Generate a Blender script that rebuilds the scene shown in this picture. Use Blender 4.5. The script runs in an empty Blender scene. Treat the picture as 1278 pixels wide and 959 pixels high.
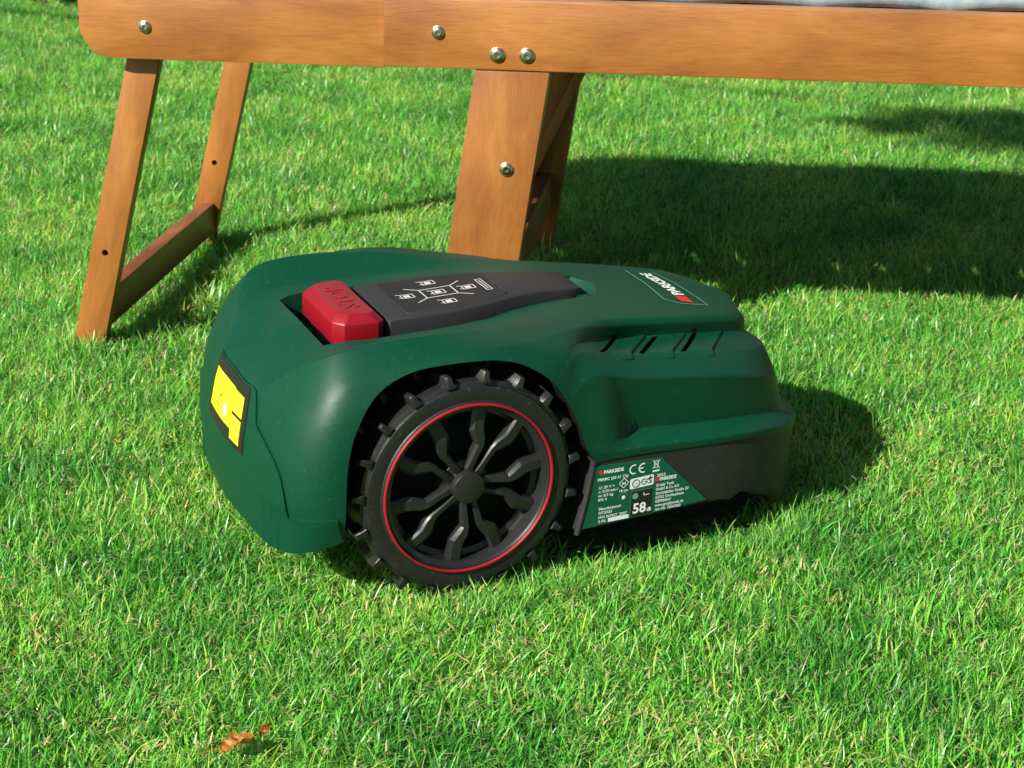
import bpy, bmesh, math, random
import numpy as np
from math import radians as R, sin, cos, pi, atan2
from mathutils import Vector, Matrix
from mathutils.bvhtree import BVHTree

random.seed(7)
rng = np.random.default_rng(11)
SC = bpy.context.scene
COL = SC.collection

# ------------------------------------------------------------------ camera
cam_d = bpy.data.cameras.new("camera")
cam = bpy.data.objects.new("camera", cam_d)
COL.objects.link(cam)
cam_d.sensor_width = 36.0
cam_d.lens = 36.0 * 2200.0 / 1278.0
cam_d.clip_start = 0.02
cam_d.clip_end = 300.0
p_, r_ = R(20.0), R(0.71)
fw = Vector((0, cos(p_), -sin(p_))); up = Vector((0, sin(p_), cos(p_))); rt = Vector((1, 0, 0))
rt2 = cos(r_) * rt + sin(r_) * up
up2 = -sin(r_) * rt + cos(r_) * up
cam.matrix_world = Matrix(((rt2.x, up2.x, -fw.x, 0), (rt2.y, up2.y, -fw.y, 0),
                           (rt2.z, up2.z, -fw.z, 0.77), (0, 0, 0, 1)))
cam_d.dof.use_dof = True
cam_d.dof.focus_distance = 1.62
cam_d.dof.aperture_fstop = 20.0
SC.camera = cam

# ------------------------------------------------------------------ sky, sun, exposure
SUN_EL = R(35.0)
SUN_DIR = Vector((-0.70 * cos(SUN_EL), -0.714 * cos(SUN_EL), sin(SUN_EL))).normalized()
w = bpy.data.worlds.new("World"); SC.world = w; w.use_nodes = True
nt = w.node_tree
sky = nt.nodes.new("ShaderNodeTexSky"); sky.sky_type = 'NISHITA'; sky.sun_disc = False
sky.sun_elevation = SUN_EL
sky.sun_rotation = atan2(SUN_DIR.x, SUN_DIR.y) % (2 * pi)
bg = nt.nodes["Background"]; bg.inputs[1].default_value = 0.05
nt.links.new(sky.outputs[0], bg.inputs[0])
sd = bpy.data.lights.new("sun", 'SUN'); sd.energy = 5.0; sd.angle = R(0.53); sd.color = (1.0, 0.95, 0.86)
so = bpy.data.objects.new("sun", sd); COL.objects.link(so)
so.rotation_euler = SUN_DIR.to_track_quat('Z', 'Y').to_euler()
SC.view_settings.view_transform = 'Standard'
SC.view_settings.look = 'None'
SC.view_settings.exposure = 0.8
SC.view_settings.gamma = 1.0
SC.cycles.max_bounces = 8
SC.cycles.transparent_max_bounces = 6

# ------------------------------------------------------------------ materials
def mat(name, color=(0.5, 0.5, 0.5), rough=0.5, metal=0.0, spec=0.5):
    m = bpy.data.materials.new(name); m.use_nodes = True
    b = m.node_tree.nodes["Principled BSDF"]
    b.inputs["Base Color"].default_value = (*color, 1)
    b.inputs["Roughness"].default_value = rough
    b.inputs["Metallic"].default_value = metal
    b.inputs["Specular IOR Level"].default_value = spec
    return m, m.node_tree, b

def N(nt, typ, **kw):
    n = nt.nodes.new(typ)
    for k, v in kw.items():
        setattr(n, k, v)
    return n

def ramp(nt, stops):
    r = nt.nodes.new("ShaderNodeValToRGB")
    e = r.color_ramp.elements
    while len(e) < len(stops): e.new(0.5)
    for i, (p, c) in enumerate(stops):
        e[i].position = p; e[i].color = (*c, 1)
    return r

def plastic(name, color, rough, bump=0.15, scale=900, var=0.12, dust=0.0, spec=0.5):
    """moulded plastic: fine pebble grain, slight uneven gloss, a little dust"""
    m, nt, b = mat(name, color, rough, 0, spec)
    L = nt.links.new
    tc = N(nt, "ShaderNodeTexCoord")
    n1 = N(nt, "ShaderNodeTexNoise"); n1.inputs["Scale"].default_value = scale; n1.inputs["Detail"].default_value = 3
    L(tc.outputs["Object"], n1.inputs["Vector"])
    bp = N(nt, "ShaderNodeBump"); bp.inputs["Strength"].default_value = bump; bp.inputs["Distance"].default_value = 0.0006
    L(n1.outputs[0], bp.inputs["Height"]); L(bp.outputs[0], b.inputs["Normal"])
    n2 = N(nt, "ShaderNodeTexNoise"); n2.inputs["Scale"].default_value = 14; n2.inputs["Detail"].default_value = 6
    L(tc.outputs["Object"], n2.inputs["Vector"])
    mr = N(nt, "ShaderNodeMapRange"); mr.inputs[3].default_value = rough - var; mr.inputs[4].default_value = rough + var
    L(n2.outputs[0], mr.inputs[0]); L(mr.outputs[0], b.inputs["Roughness"])
    if dust > 0:
        n3 = N(nt, "ShaderNodeTexNoise"); n3.inputs["Scale"].default_value = 260; n3.inputs["Detail"].default_value = 5
        L(tc.outputs["Object"], n3.inputs["Vector"])
        rp = ramp(nt, [(0.60, (0, 0, 0)), (0.78, (1, 1, 1))]); L(n3.outputs[0], rp.inputs[0])
        mu = N(nt, "ShaderNodeMath", operation='MULTIPLY'); L(rp.outputs[0], mu.inputs[0]); mu.inputs[1].default_value = dust
        mx = N(nt, "ShaderNodeMix", data_type='RGBA')
        L(mu.outputs[0], mx.inputs[0]); mx.inputs[6].default_value = (*color, 1); mx.inputs[7].default_value = (0.35, 0.36, 0.28, 1)
        L(mx.outputs[2], b.inputs["Base Color"])
    return m

M_GREEN = plastic("green_plastic", (0.0003, 0.044, 0.0205), 0.47, 0.14, 1100, 0.06, 0.05, 0.32)
M_GREEN2 = plastic("green_plastic_trim", (0.0003, 0.044, 0.0205), 0.44, 0.12, 1100, 0.05, 0.04, 0.34)
M_BLACK = plastic("black_plastic", (0.012, 0.012, 0.013), 0.42, 0.15, 700, 0.08, 0.04)
M_WELL = plastic("black_cavity_plastic", (0.004, 0.004, 0.004), 0.7, 0.1, 500, 0.05, 0.0, 0.2)
M_SKIRT = plastic("charcoal_plastic", (0.022, 0.0195, 0.0215), 0.5, 0.2, 600, 0.06, 0.08, 0.3)
M_RUBBER = plastic("black_rubber", (0.013, 0.013, 0.0135), 0.42, 0.3, 420, 0.1, 0.12)
M_RIM = plastic("black_rim_plastic", (0.0135, 0.0135, 0.014), 0.42, 0.08, 500, 0.06, 0.02)
M_RED = plastic("red_plastic", (0.22, 0.0025, 0.009), 0.4, 0.1, 900, 0.05, 0.0)
M_REDRING = plastic("red_ring_plastic", (0.36, 0.006, 0.02), 0.4, 0.05, 600, 0.05)
M_LID = plastic("dark_grey_plastic", (0.024, 0.0245, 0.0255), 0.52, 0.15, 900, 0.06, 0.02, 0.22)
M_KEY = plastic("matt_black_keypad", (0.008, 0.0078, 0.008), 0.55, 0.1, 900, 0.05, 0.02)
M_WHITE = mat("white_print", (0.72, 0.76, 0.74), 0.5)[0]
M_ICON = mat("pale_grey_print", (0.6, 0.6, 0.6), 0.5)[0]
M_YEL = None
M_LABELGREEN = plastic("label_green_film", (0.0035, 0.085, 0.042), 0.34, 0.05, 700, 0.04)
M_LABELBLACK = plastic("label_black_film", (0.014, 0.011, 0.012), 0.4, 0.05, 700, 0.04)
M_LOGORED = mat("red_print", (0.55, 0.02, 0.02), 0.45)[0]
M_OUTLINE = mat("pale_green_print", (0.12, 0.3, 0.2), 0.4)[0]
M_INK = mat("olive_ink", (0.50, 0.42, 0.01), 0.55)[0]

def make_yellow():
    m, nt, b = mat("yellow_sticker_film", (0.75, 0.66, 0.02), 0.42)
    tc = N(nt, "ShaderNodeTexCoord"); n = N(nt, "ShaderNodeTexNoise"); n.inputs["Scale"].default_value = 160
    nt.links.new(tc.outputs["Object"], n.inputs["Vector"])
    rp = ramp(nt, [(0.3, (0.66, 0.56, 0.015)), (0.7, (0.82, 0.74, 0.03))])
    nt.links.new(n.outputs[0], rp.inputs[0]); nt.links.new(rp.outputs[0], b.inputs["Base Color"])
    return m
M_YEL = make_yellow()

def wood(name, dark, mid, light, rough=0.42):
    """oiled timber: long grain streaks along local x, growth bands, pores"""
    m, nt, b = mat(name, mid, rough)
    L = nt.links.new
    tc = N(nt, "ShaderNodeTexCoord")
    oi = N(nt, "ShaderNodeObjectInfo")
    add = N(nt, "ShaderNodeVectorMath", operation='ADD')
    mulr = N(nt, "ShaderNodeVectorMath", operation='SCALE'); mulr.inputs["Scale"].default_value = 7.3
    cmb = N(nt, "ShaderNodeCombineXYZ")
    for k in range(3): L(oi.outputs["Random"], cmb.inputs[k])
    L(cmb.outputs[0], mulr.inputs[0]); L(tc.outputs["Object"], add.inputs[0]); L(mulr.outputs[0], add.inputs[1])
    mp = N(nt, "ShaderNodeMapping"); mp.inputs["Scale"].default_value = (5.5, 24, 24); L(add.outputs[0], mp.inputs[0])
    n1 = N(nt, "ShaderNodeTexNoise"); n1.inputs["Scale"].default_value = 1.0; n1.inputs["Detail"].default_value = 6; n1.inputs["Roughness"].default_value = 0.62; n1.inputs["Distortion"].default_value = 0.7
    L(mp.outputs[0], n1.inputs["Vector"])
    rp = ramp(nt, [(0.27, dark), (0.5, mid), (0.72, light)])
    L(n1.outputs[0], rp.inputs[0])
    mp2 = N(nt, "ShaderNodeMapping"); mp2.inputs["Scale"].default_value = (38, 520, 520); L(add.outputs[0], mp2.inputs[0])
    n2 = N(nt, "ShaderNodeTexNoise"); n2.inputs["Scale"].default_value = 1.0; n2.inputs["Detail"].default_value = 4
    L(mp2.outputs[0], n2.inputs["Vector"])
    rp2 = ramp(nt, [(0.30, (0.74, 0.70, 0.66)), (0.5, (1, 1, 1)), (0.75, (1.08, 1.06, 1.0))])
    L(n2.outputs[0], rp2.inputs[0])
    mx = N(nt, "ShaderNodeMix", data_type='RGBA', blend_type='MULTIPLY'); mx.inputs[0].default_value = 0.55
    L(rp.outputs[0], mx.inputs[6]); L(rp2.outputs[0], mx.inputs[7])
    n3 = N(nt, "ShaderNodeTexNoise"); n3.inputs["Scale"].default_value = 5; n3.inputs["Detail"].default_value = 4
    L(add.outputs[0], n3.inputs["Vector"])
    rp3 = ramp(nt, [(0.3, (0.60, 0.53, 0.48)), (0.62, (1.08, 1.08, 1.08))]); L(n3.outputs[0], rp3.inputs[0])
    mx2 = N(nt, "ShaderNodeMix", data_type='RGBA', blend_type='MULTIPLY'); mx2.inputs[0].default_value = 0.85
    L(mx.outputs[2], mx2.inputs[6]); L(rp3.outputs[0], mx2.inputs[7])
    L(mx2.outputs[2], b.inputs["Base Color"])
    bp = N(nt, "ShaderNodeBump"); bp.inputs["Strength"].default_value = 0.25; bp.inputs["Distance"].default_value = 0.0008
    L(n2.outputs[0], bp.inputs["Height"]); L(bp.outputs[0], b.inputs["Normal"])
    return m
M_WOOD = wood("oiled_acacia", (0.225, 0.080, 0.014), (0.30, 0.113, 0.021), (0.37, 0.155, 0.033))
M_WOOD_DARK = wood("red_brown_hardwood", (0.15, 0.048, 0.018), (0.25, 0.080, 0.028), (0.33, 0.125, 0.045))

def make_metal():
    m, nt, b = mat("zinc_plated_steel", (0.50, 0.49, 0.36), 0.26, 1.0)
    tc = N(nt, "ShaderNodeTexCoord"); n = N(nt, "ShaderNodeTexNoise"); n.inputs["Scale"].default_value = 300
    nt.links.new(tc.outputs["Object"], n.inputs["Vector"])
    rp = ramp(nt, [(0.3, (0.38, 0.37, 0.26)), (0.7, (0.56, 0.55, 0.42))]); nt.links.new(n.outputs[0], rp.inputs[0])
    nt.links.new(rp.outputs[0], b.inputs["Base Color"])
    return m
M_METAL = make_metal()

def make_fabric():
    m, nt, b = mat("pale_blue_cotton", (0.40, 0.52, 0.58), 0.85)
    L = nt.links.new
    tc = N(nt, "ShaderNodeTexCoord")
    n = N(nt, "ShaderNodeTexNoise"); n.inputs["Scale"].default_value = 60; n.inputs["Detail"].default_value = 5
    L(tc.outputs["Object"], n.inputs["Vector"])
    rp = ramp(nt, [(0.3, (0.30, 0.42, 0.50)), (0.7, (0.50, 0.62, 0.66))]); L(n.outputs[0], rp.inputs[0]); L(rp.outputs[0], b.inputs["Base Color"])
    wv = N(nt, "ShaderNodeTexNoise"); wv.inputs["Scale"].default_value = 900; L(tc.outputs["Object"], wv.inputs["Vector"])
    bp = N(nt, "ShaderNodeBump"); bp.inputs["Strength"].default_value = 0.4; bp.inputs["Distance"].default_value = 0.001
    L(wv.outputs[0], bp.inputs["Height"]); L(bp.outputs[0], b.inputs["Normal"])
    return m
M_FABRIC = make_fabric()

def make_soil():
    m, nt, b = mat("mossy_soil", (0.03, 0.05, 0.012), 0.95)
    L = nt.links.new
    g = N(nt, "ShaderNodeNewGeometry")
    n = N(nt, "ShaderNodeTexNoise"); n.inputs["Scale"].default_value = 60; n.inputs["Detail"].default_value = 8
    L(g.outputs["Position"], n.inputs["Vector"])
    rp = ramp(nt, [(0.35, (0.012, 0.024, 0.006)), (0.55, (0.03, 0.07, 0.014)), (0.75, (0.09, 0.10, 0.03))])
    L(n.outputs[0], rp.inputs[0]); L(rp.outputs[0], b.inputs["Base Color"])
    bp = N(nt, "ShaderNodeBump"); bp.inputs["Strength"].default_value = 0.8; bp.inputs["Distance"].default_value = 0.01
    L(n.outputs[0], bp.inputs["Height"]); L(bp.outputs[0], b.inputs["Normal"])
    return m
M_SOIL = make_soil()

def make_grass():
    """blade colour from the per-blade attribute, patches of drier turf in world space, translucent"""
    m = bpy.data.materials.new("grass_blade"); m.use_nodes = True
    nt = m.node_tree; nt.nodes.clear(); L = nt.links.new
    out = N(nt, "ShaderNodeOutputMaterial")
    at = N(nt, "ShaderNodeAttribute"); at.attribute_name = "tint"
    g = N(nt, "ShaderNodeNewGeometry")
    oi = N(nt, "ShaderNodeObjectInfo")
    n = N(nt, "ShaderNodeTexNoise"); n.inputs["Scale"].default_value = 4.5; n.inputs["Detail"].default_value = 5
    L(g.outputs["Position"], n.inputs["Vector"])
    rp = ramp(nt, [(0.34, (0.58, 0.76, 0.75)), (0.50, (1, 1, 1)), (0.64, (1.40, 1.12, 1.25))])
    L(n.outputs[0], rp.inputs[0])
    mx = N(nt, "ShaderNodeMix", data_type='RGBA', blend_type='MULTIPLY'); mx.inputs[0].default_value = 1
    L(at.outputs["Color"], mx.inputs[6]); L(rp.outputs[0], mx.inputs[7])
    rr = ramp(nt, [(0.0, (0.78, 0.86, 0.8)), (0.5, (1, 1, 1)), (1.0, (1.3, 1.1, 1.0))]); L(oi.outputs["Random"], rr.inputs[0])
    mx2 = N(nt, "ShaderNodeMix", data_type='RGBA', blend_type='MULTIPLY'); mx2.inputs[0].default_value = 1
    L(mx.outputs[2], mx2.inputs[6]); L(rr.outputs[0], mx2.inputs[7])
    d = N(nt, "ShaderNodeBsdfPrincipled"); d.inputs["Roughness"].default_value = 0.32; d.inputs["Specular IOR Level"].default_value = 0.45
    t = N(nt, "ShaderNodeBsdfTranslucent")
    L(mx2.outputs[2], d.inputs["Base Color"]); L(mx2.outputs[2], t.inputs["Color"])
    ms = N(nt, "ShaderNodeMixShader"); ms.inputs[0].default_value = 0.45
    L(d.outputs[0], ms.inputs[1]); L(t.outputs[0], ms.inputs[2]); L(ms.outputs[0], out.inputs[0])
    return m
M_GRASS = make_grass()

def make_leaf(name, a, b_):
    m = bpy.data.materials.new(name); m.use_nodes = True
    nt = m.node_tree; L = nt.links.new
    d = nt.nodes["Principled BSDF"]; out = nt.nodes["Material Output"]
    d.inputs["Roughness"].default_value = 0.45
    g = N(nt, "ShaderNodeNewGeometry"); n = N(nt, "ShaderNodeTexNoise"); n.inputs["Scale"].default_value = 30
    L(g.outputs["Position"], n.inputs["Vector"])
    rp = ramp(nt, [(0.3, a), (0.7, b_)]); L(n.outputs[0], rp.inputs[0]); L(rp.outputs[0], d.inputs["Base Color"])
    t = N(nt, "ShaderNodeBsdfTranslucent"); L(rp.outputs[0], t.inputs["Color"])
    ms = N(nt, "ShaderNodeMixShader"); ms.inputs[0].default_value = 0.3
    L(d.outputs[0], ms.inputs[1]); L(t.outputs[0], ms.inputs[2]); L(ms.outputs[0], out.inputs[0])
    return m
M_HEDGE = make_leaf("shrub_leaf", (0.02, 0.075, 0.012), (0.07, 0.19, 0.03))
M_DEAD = make_leaf("dead_leaf", (0.16, 0.035, 0.004), (0.46, 0.19, 0.03))
M_BARK = mat("bark", (0.09, 0.06, 0.035), 0.9)[0]

# ------------------------------------------------------------------ object helpers
def link(name, me, parent=None, mats=()):
    o = bpy.data.objects.new(name, me)
    COL.objects.link(o)
    for m in mats: me.materials.append(m)
    if parent: o.parent = parent
    return o

def mesh(name, verts, faces):
    me = bpy.data.meshes.new(name)
    me.from_pydata([tuple(v) for v in verts], [], [tuple(f) for f in faces])
    me.update()
    return me

def finish(me, angle=35):
    bm = bmesh.new(); bm.from_mesh(me)
    bmesh.ops.remove_doubles(bm, verts=bm.verts, dist=1e-6)
    bmesh.ops.dissolve_degenerate(bm, edges=bm.edges, dist=1e-6)
    bmesh.ops.recalc_face_normals(bm, faces=bm.faces)
    bm.to_mesh(me); bm.free()
    for p in me.polygons: p.use_smooth = True
    me.set_sharp_from_angle(angle=R(angle))
    return me

def part(name, verts, faces, m, parent, angle=35, fix=True):
    me = mesh(name, verts, faces)
    if fix: finish(me, angle)
    return link(name, me, parent, [m])

def empty(name, loc, rot=(0, 0, 0)):
    o = bpy.data.objects.new(name, None); COL.objects.link(o)
    o.location = loc; o.rotation_euler = rot; o.empty_display_size = 0.1
    return o

def tag(o, label=None, cat=None, group=None, kind=None):
    if label: o["label"] = label
    if cat: o["category"] = cat
    if group: o["group"] = group
    if kind: o["kind"] = kind
    return o

def boolean(o, cutter_me, mats, op='DIFFERENCE'):
    c = bpy.data.objects.new("cutter", cutter_me); COL.objects.link(c)
    for m in mats: cutter_me.materials.append(m)
    md = o.modifiers.new("cut", 'BOOLEAN'); md.object = c; md.operation = op; md.solver = 'EXACT'
    md.material_mode = 'TRANSFER'
    c.parent = o.parent; c.matrix_parent_inverse = Matrix(); c.matrix_basis = o.matrix_basis
    dg = bpy.context.evaluated_depsgraph_get()
    me = bpy.data.meshes.new_from_object(o.evaluated_get(dg))
    o.modifiers.clear(); old = o.data; o.data = me
    bpy.data.objects.remove(c); bpy.data.meshes.remove(old)

def prism(poly, axis_fn, a, b):
    """closed prism of a 2D polygon; axis_fn(p, s) gives the 3D point"""
    n = len(poly)
    v = [axis_fn(p, a) for p in poly] + [axis_fn(p, b) for p in poly]
    f = [tuple(range(n))[::-1], tuple(range(n, 2 * n))]
    f += [(i, (i + 1) % n, n + (i + 1) % n, n + i) for i in range(n)]
    return v, f

def bevel_me(me, width, seg=2, angle=30):
    bm = bmesh.new(); bm.from_mesh(me)
    bmesh.ops.recalc_face_normals(bm, faces=bm.faces)
    ed = [e for e in bm.edges if len(e.link_faces) == 2 and e.calc_face_angle(0) > R(angle)]
    bmesh.ops.bevel(bm, geom=ed, offset=width, segments=seg, affect='EDGES', profile=0.6, clamp_overlap=True)
    bm.to_mesh(me); bm.free()
    return me

def pchip(xs, ys, q):
    xs = np.asarray(xs, float); ys = np.asarray(ys, float); q = np.asarray(q, float)
    h = np.diff(xs); d = np.diff(ys, axis=0) / h[:, None]
    m = np.zeros_like(ys)
    m[0] = d[0]; m[-1] = d[-1]
    a, b = d[:-1], d[1:]
    w1 = (2 * h[1:] + h[:-1])[:, None]; w2 = (h[1:] + 2 * h[:-1])[:, None]
    with np.errstate(divide='ignore', invalid='ignore'):
        hm = (w1 + w2) / (w1 / a + w2 / b)
    m[1:-1] = np.where(a * b > 0, hm, 0)
    k = np.clip(np.searchsorted(xs, q, side='right') - 1, 0, len(xs) - 2)
    s = ((q - xs[k]) / h[k])[:, None]; hh = h[k][:, None]
    return ((1 + 2 * s) * (1 - s) ** 2 * ys[k] + s * (1 - s) ** 2 * hh * m[k]
            + s * s * (3 - 2 * s) * ys[k + 1] + s * s * (s - 1) * hh * m[k + 1])

# ================================================================== LAWN GROUND
lawn = part("lawn", [(-60, -40, -0.02), (60, -40, -0.02), (60, 90, -0.02), (-60, 90, -0.02)], [(0, 1, 2, 3)], M_SOIL, None)
tag(lawn, kind="structure")

# ================================================================== ROBOT MOWER
O0 = Vector((-0.04092, 1.55, 0.0)); CV = 0.175
YAW = R(25)
MOW = empty("robot_mower", O0 + CV * Vector((-sin(YAW), cos(YAW), 0)) + Vector((0, 0, 0.007)), (R(2.6), 0, YAW))
tag(MOW, "dark green robotic lawn mower with black spoked wheel and red stop button on the grass", "lawn mower")

# feature rings, bottom to top, given at columns running rear centre -> near side -> front centre
# each row: (u, v, z)
C = [
 # r0 bottom            r1 band/bumper step     r2 undercut foot        r3 undercut top         r4 shelf outer          r5 shelf inner          r6 lower crest          r7 crest                r8 trough foot          r9 inner deck           r10 spine
 [(-.187,0,.046),      (-.190,0,.074),         (-.1905,0,.095),        (-.1885,0,.130),        (-.184,0,.158),         (-.180,0,.172),         (-.1775,0,.180),        (-.1755,0,.186),        (-.170,0,.1915),        (-.150,0,.207),         (-.128,0,.2205)],
 [(-.184,-.064,.046),  (-.186,-.066,.074),     (-.187,-.067,.095),     (-.184,-.067,.130),     (-.179,-.065,.155),     (-.1755,-.061,.170),    (-.173,-.058,.179),     (-.171,-.055,.185),     (-.166,-.052,.190),     (-.143,-.034,.209),     (-.112,0,.2265)],
 [(-.169,-.138,.048),  (-.171,-.138,.080),     (-.174,-.139,.100),     (-.173,-.137,.135),     (-.169,-.131,.162),     (-.163,-.121,.183),     (-.155,-.107,.200),     (-.149,-.093,.2135),    (-.147,-.082,.2075),    (-.120,-.045,.2205),    (-.088,0,.232)],
 [(-.130,-.166,.064),  (-.137,-.172,.088),     (-.139,-.174,.105),     (-.140,-.174,.143),     (-.139,-.170,.174),     (-.136,-.164,.195),     (-.131,-.154,.214),     (-.122,-.127,.2380),    (-.116,-.100,.2240),    (-.095,-.050,.2250),    (-.060,0,.228)],
 [(-.095,-.176,.078),  (-.095,-.178,.092),     (-.096,-.179,.110),     (-.097,-.179,.150),     (-.097,-.178,.184),     (-.096,-.173,.206),     (-.093,-.162,.2235),    (-.090,-.134,.2460),    (-.086,-.101,.2270),    (-.068,-.050,.2265),    (-.035,0,.2275)],
 [(-.030,-.178,.080),  (-.030,-.179,.092),     (-.030,-.180,.110),     (-.030,-.180,.165),     (-.030,-.1795,.206),    (-.030,-.175,.2235),    (-.030,-.165,.2345),    (-.030,-.132,.2470),    (-.030,-.099,.2275),    (-.020,-.050,.2265),    (0,0,.2270)],
 [(.045,-.178,.075),   (.045,-.179,.092),      (.045,-.180,.110),      (.045,-.180,.170),      (.045,-.179,.208),      (.045,-.174,.2260),     (.045,-.160,.2360),     (.045,-.121,.2415),     (.048,-.094,.2285),     (.053,-.048,.2275),     (.060,0,.2280)],
 [(.100,-.178,.105),   (.100,-.179,.113),      (.100,-.180,.125),      (.098,-.179,.175),      (.096,-.174,.210),      (.095,-.163,.2235),     (.093,-.140,.2315),     (.096,-.111,.2345),     (.101,-.086,.2290),     (.107,-.044,.2285),     (.115,0,.2290)],
 [(.134,-.178,.1085),  (.134,-.1795,.117),     (.150,-.178,.127),      (.121,-.173,.196),      (.119,-.157,.2165),     (.126,-.139,.2195),     (.134,-.120,.2285),     (.138,-.104,.2295),     (.143,-.080,.2285),     (.149,-.041,.2290),     (.156,0,.2295)],
 [(.180,-.179,.1095),  (.180,-.180,.1180),     (.186,-.159,.1275),     (.168,-.169,.190),      (.172,-.142,.2040),     (.183,-.099,.2030),     (.183,-.1025,.2190),     (.185,-.098,.2240),     (.190,-.074,.2255),     (.197,-.038,.2260),     (.205,0,.2265)],
 [(.250,-.179,.1075),  (.250,-.180,.1155),     (.250,-.157,.1225),     (.240,-.165,.179),      (.246,-.137,.1940),     (.254,-.092,.1955),     (.254,-.0955,.2100),     (.256,-.091,.2150),     (.259,-.068,.2170),     (.264,-.035,.2180),     (.270,0,.2185)],
 [(.330,-.170,.1020),  (.330,-.171,.1100),     (.327,-.149,.1165),     (.318,-.155,.165),      (.319,-.127,.1830),     (.322,-.082,.1860),     (.322,-.0845,.2005),     (.323,-.080,.2055),     (.325,-.059,.2080),     (.329,-.030,.2090),     (.334,0,.2095)],
 [(.392,-.136,.0900),  (.392,-.137,.0975),     (.383,-.125,.1060),     (.369,-.125,.148),      (.363,-.107,.1745),     (.358,-.073,.1795),     (.357,-.0740,.1935),     (.355,-.070,.1985),     (.357,-.052,.2010),     (.361,-.027,.2020),     (.366,0,.2025)],
 [(.424,-.068,.0830),  (.424,-.069,.0900),     (.406,-.060,.0960),     (.400,-.063,.138),      (.389,-.053,.1630),     (.378,-.043,.1700),     (.376,-.042,.1865),     (.373,-.037,.1900),     (.376,-.027,.1925),     (.380,-.014,.1935),     (.385,0,.1940)],
 [(.431,0,.0800),      (.431,0,.0870),         (.413,0,.0930),         (.407,0,.135),          (.395,0,.1590),         (.384,0,.1670),         (.382,0,.1830),         (.379,0,.1865),         (.382,0,.1890),         (.386,0,.1900),         (.391,0,.1905)],
]
C = np.array(C, float)
NC, NR = C.shape[0], C.shape[1]
MIR = np.array([1, -1, 1.])
# the undercut foot (ring 2) is first laid on the outer wall, then pushed in where the recess begins
INNER = C.copy()
for k in range(8, NC):
    C[k, 2, :2] = C[k, 1, :2] * .85 + C[k, 3, :2] * .15
EXT = np.concatenate([C[3:0:-1] * MIR, C, C[-2:-5:-1] * MIR], 0)
EXTI = np.concatenate([INNER[3:0:-1] * MIR, INNER, INNER[-2:-5:-1] * MIR], 0)
TX = np.arange(-3, NC + 3, dtype=float)
_ch = np.linalg.norm(np.diff(EXT[:, 3:8, :2].mean(1), axis=0), axis=1) ** .75
CX = np.concatenate([[0], np.cumsum(_ch)])
def spline(xs, ys, q):
    """natural cubic spline through the columns"""
    n = len(xs); h = np.diff(xs); A = np.zeros((n, n)); B = np.zeros_like(ys)
    A[0, 0] = A[-1, -1] = 1
    for i in range(1, n - 1):
        A[i, i - 1], A[i, i], A[i, i + 1] = h[i - 1], 2 * (h[i - 1] + h[i]), h[i]
        B[i] = 6 * ((ys[i + 1] - ys[i]) / h[i] - (ys[i] - ys[i - 1]) / h[i - 1])
    Mx = np.linalg.solve(A, B)
    k = np.clip(np.searchsorted(xs, q, side='right') - 1, 0, n - 2)
    hh = h[k][:, None]; a = ((xs[k + 1] - q)[:, None]) / hh; b = 1 - a
    return a * ys[k] + b * ys[k + 1] + ((a ** 3 - a) * Mx[k] + (b ** 3 - b) * Mx[k + 1]) * hh ** 2 / 6
RAD = [.002, .0025, .002, .002, .002, .002, .0032, .0026, .008, .02, 0]
_cache = {}
def ringpts(k, t):
    t = np.atleast_1d(np.asarray(t, float))
    q = np.interp(t, TX, CX)
    P = spline(CX, EXT[:, k, :], q)
    if k == 2:
        I = pchip(TX, EXTI[:, k, :], t)
        x = np.clip((t - 8.15) / .65, 0, 1); x = (x * x * (3 - 2 * x))[:, None]
        x = np.where((t > NC + 2)[:, None], 0, x)
        P = P * (1 - x) + I * x
    return P

def surf(t, s):
    """point on the unrounded shell: t column parameter, s ring parameter"""
    k = min(int(s), NR - 2); f = s - k
    a = ringpts(k, t)[0]; b = ringpts(k + 1, t)[0]
    return a * (1 - f) + b * f

def surfn(t, s):
    e = 0.03
    du = surf(min(t + e, NC - 1 + 1), s) - surf(t - e, s)
    dv = surf(t, min(s + e, NR - 1)) - surf(t, max(s - e, 0))
    n = np.cross(du, dv); n /= (np.linalg.norm(n) + 1e-12)
    return n

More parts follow.
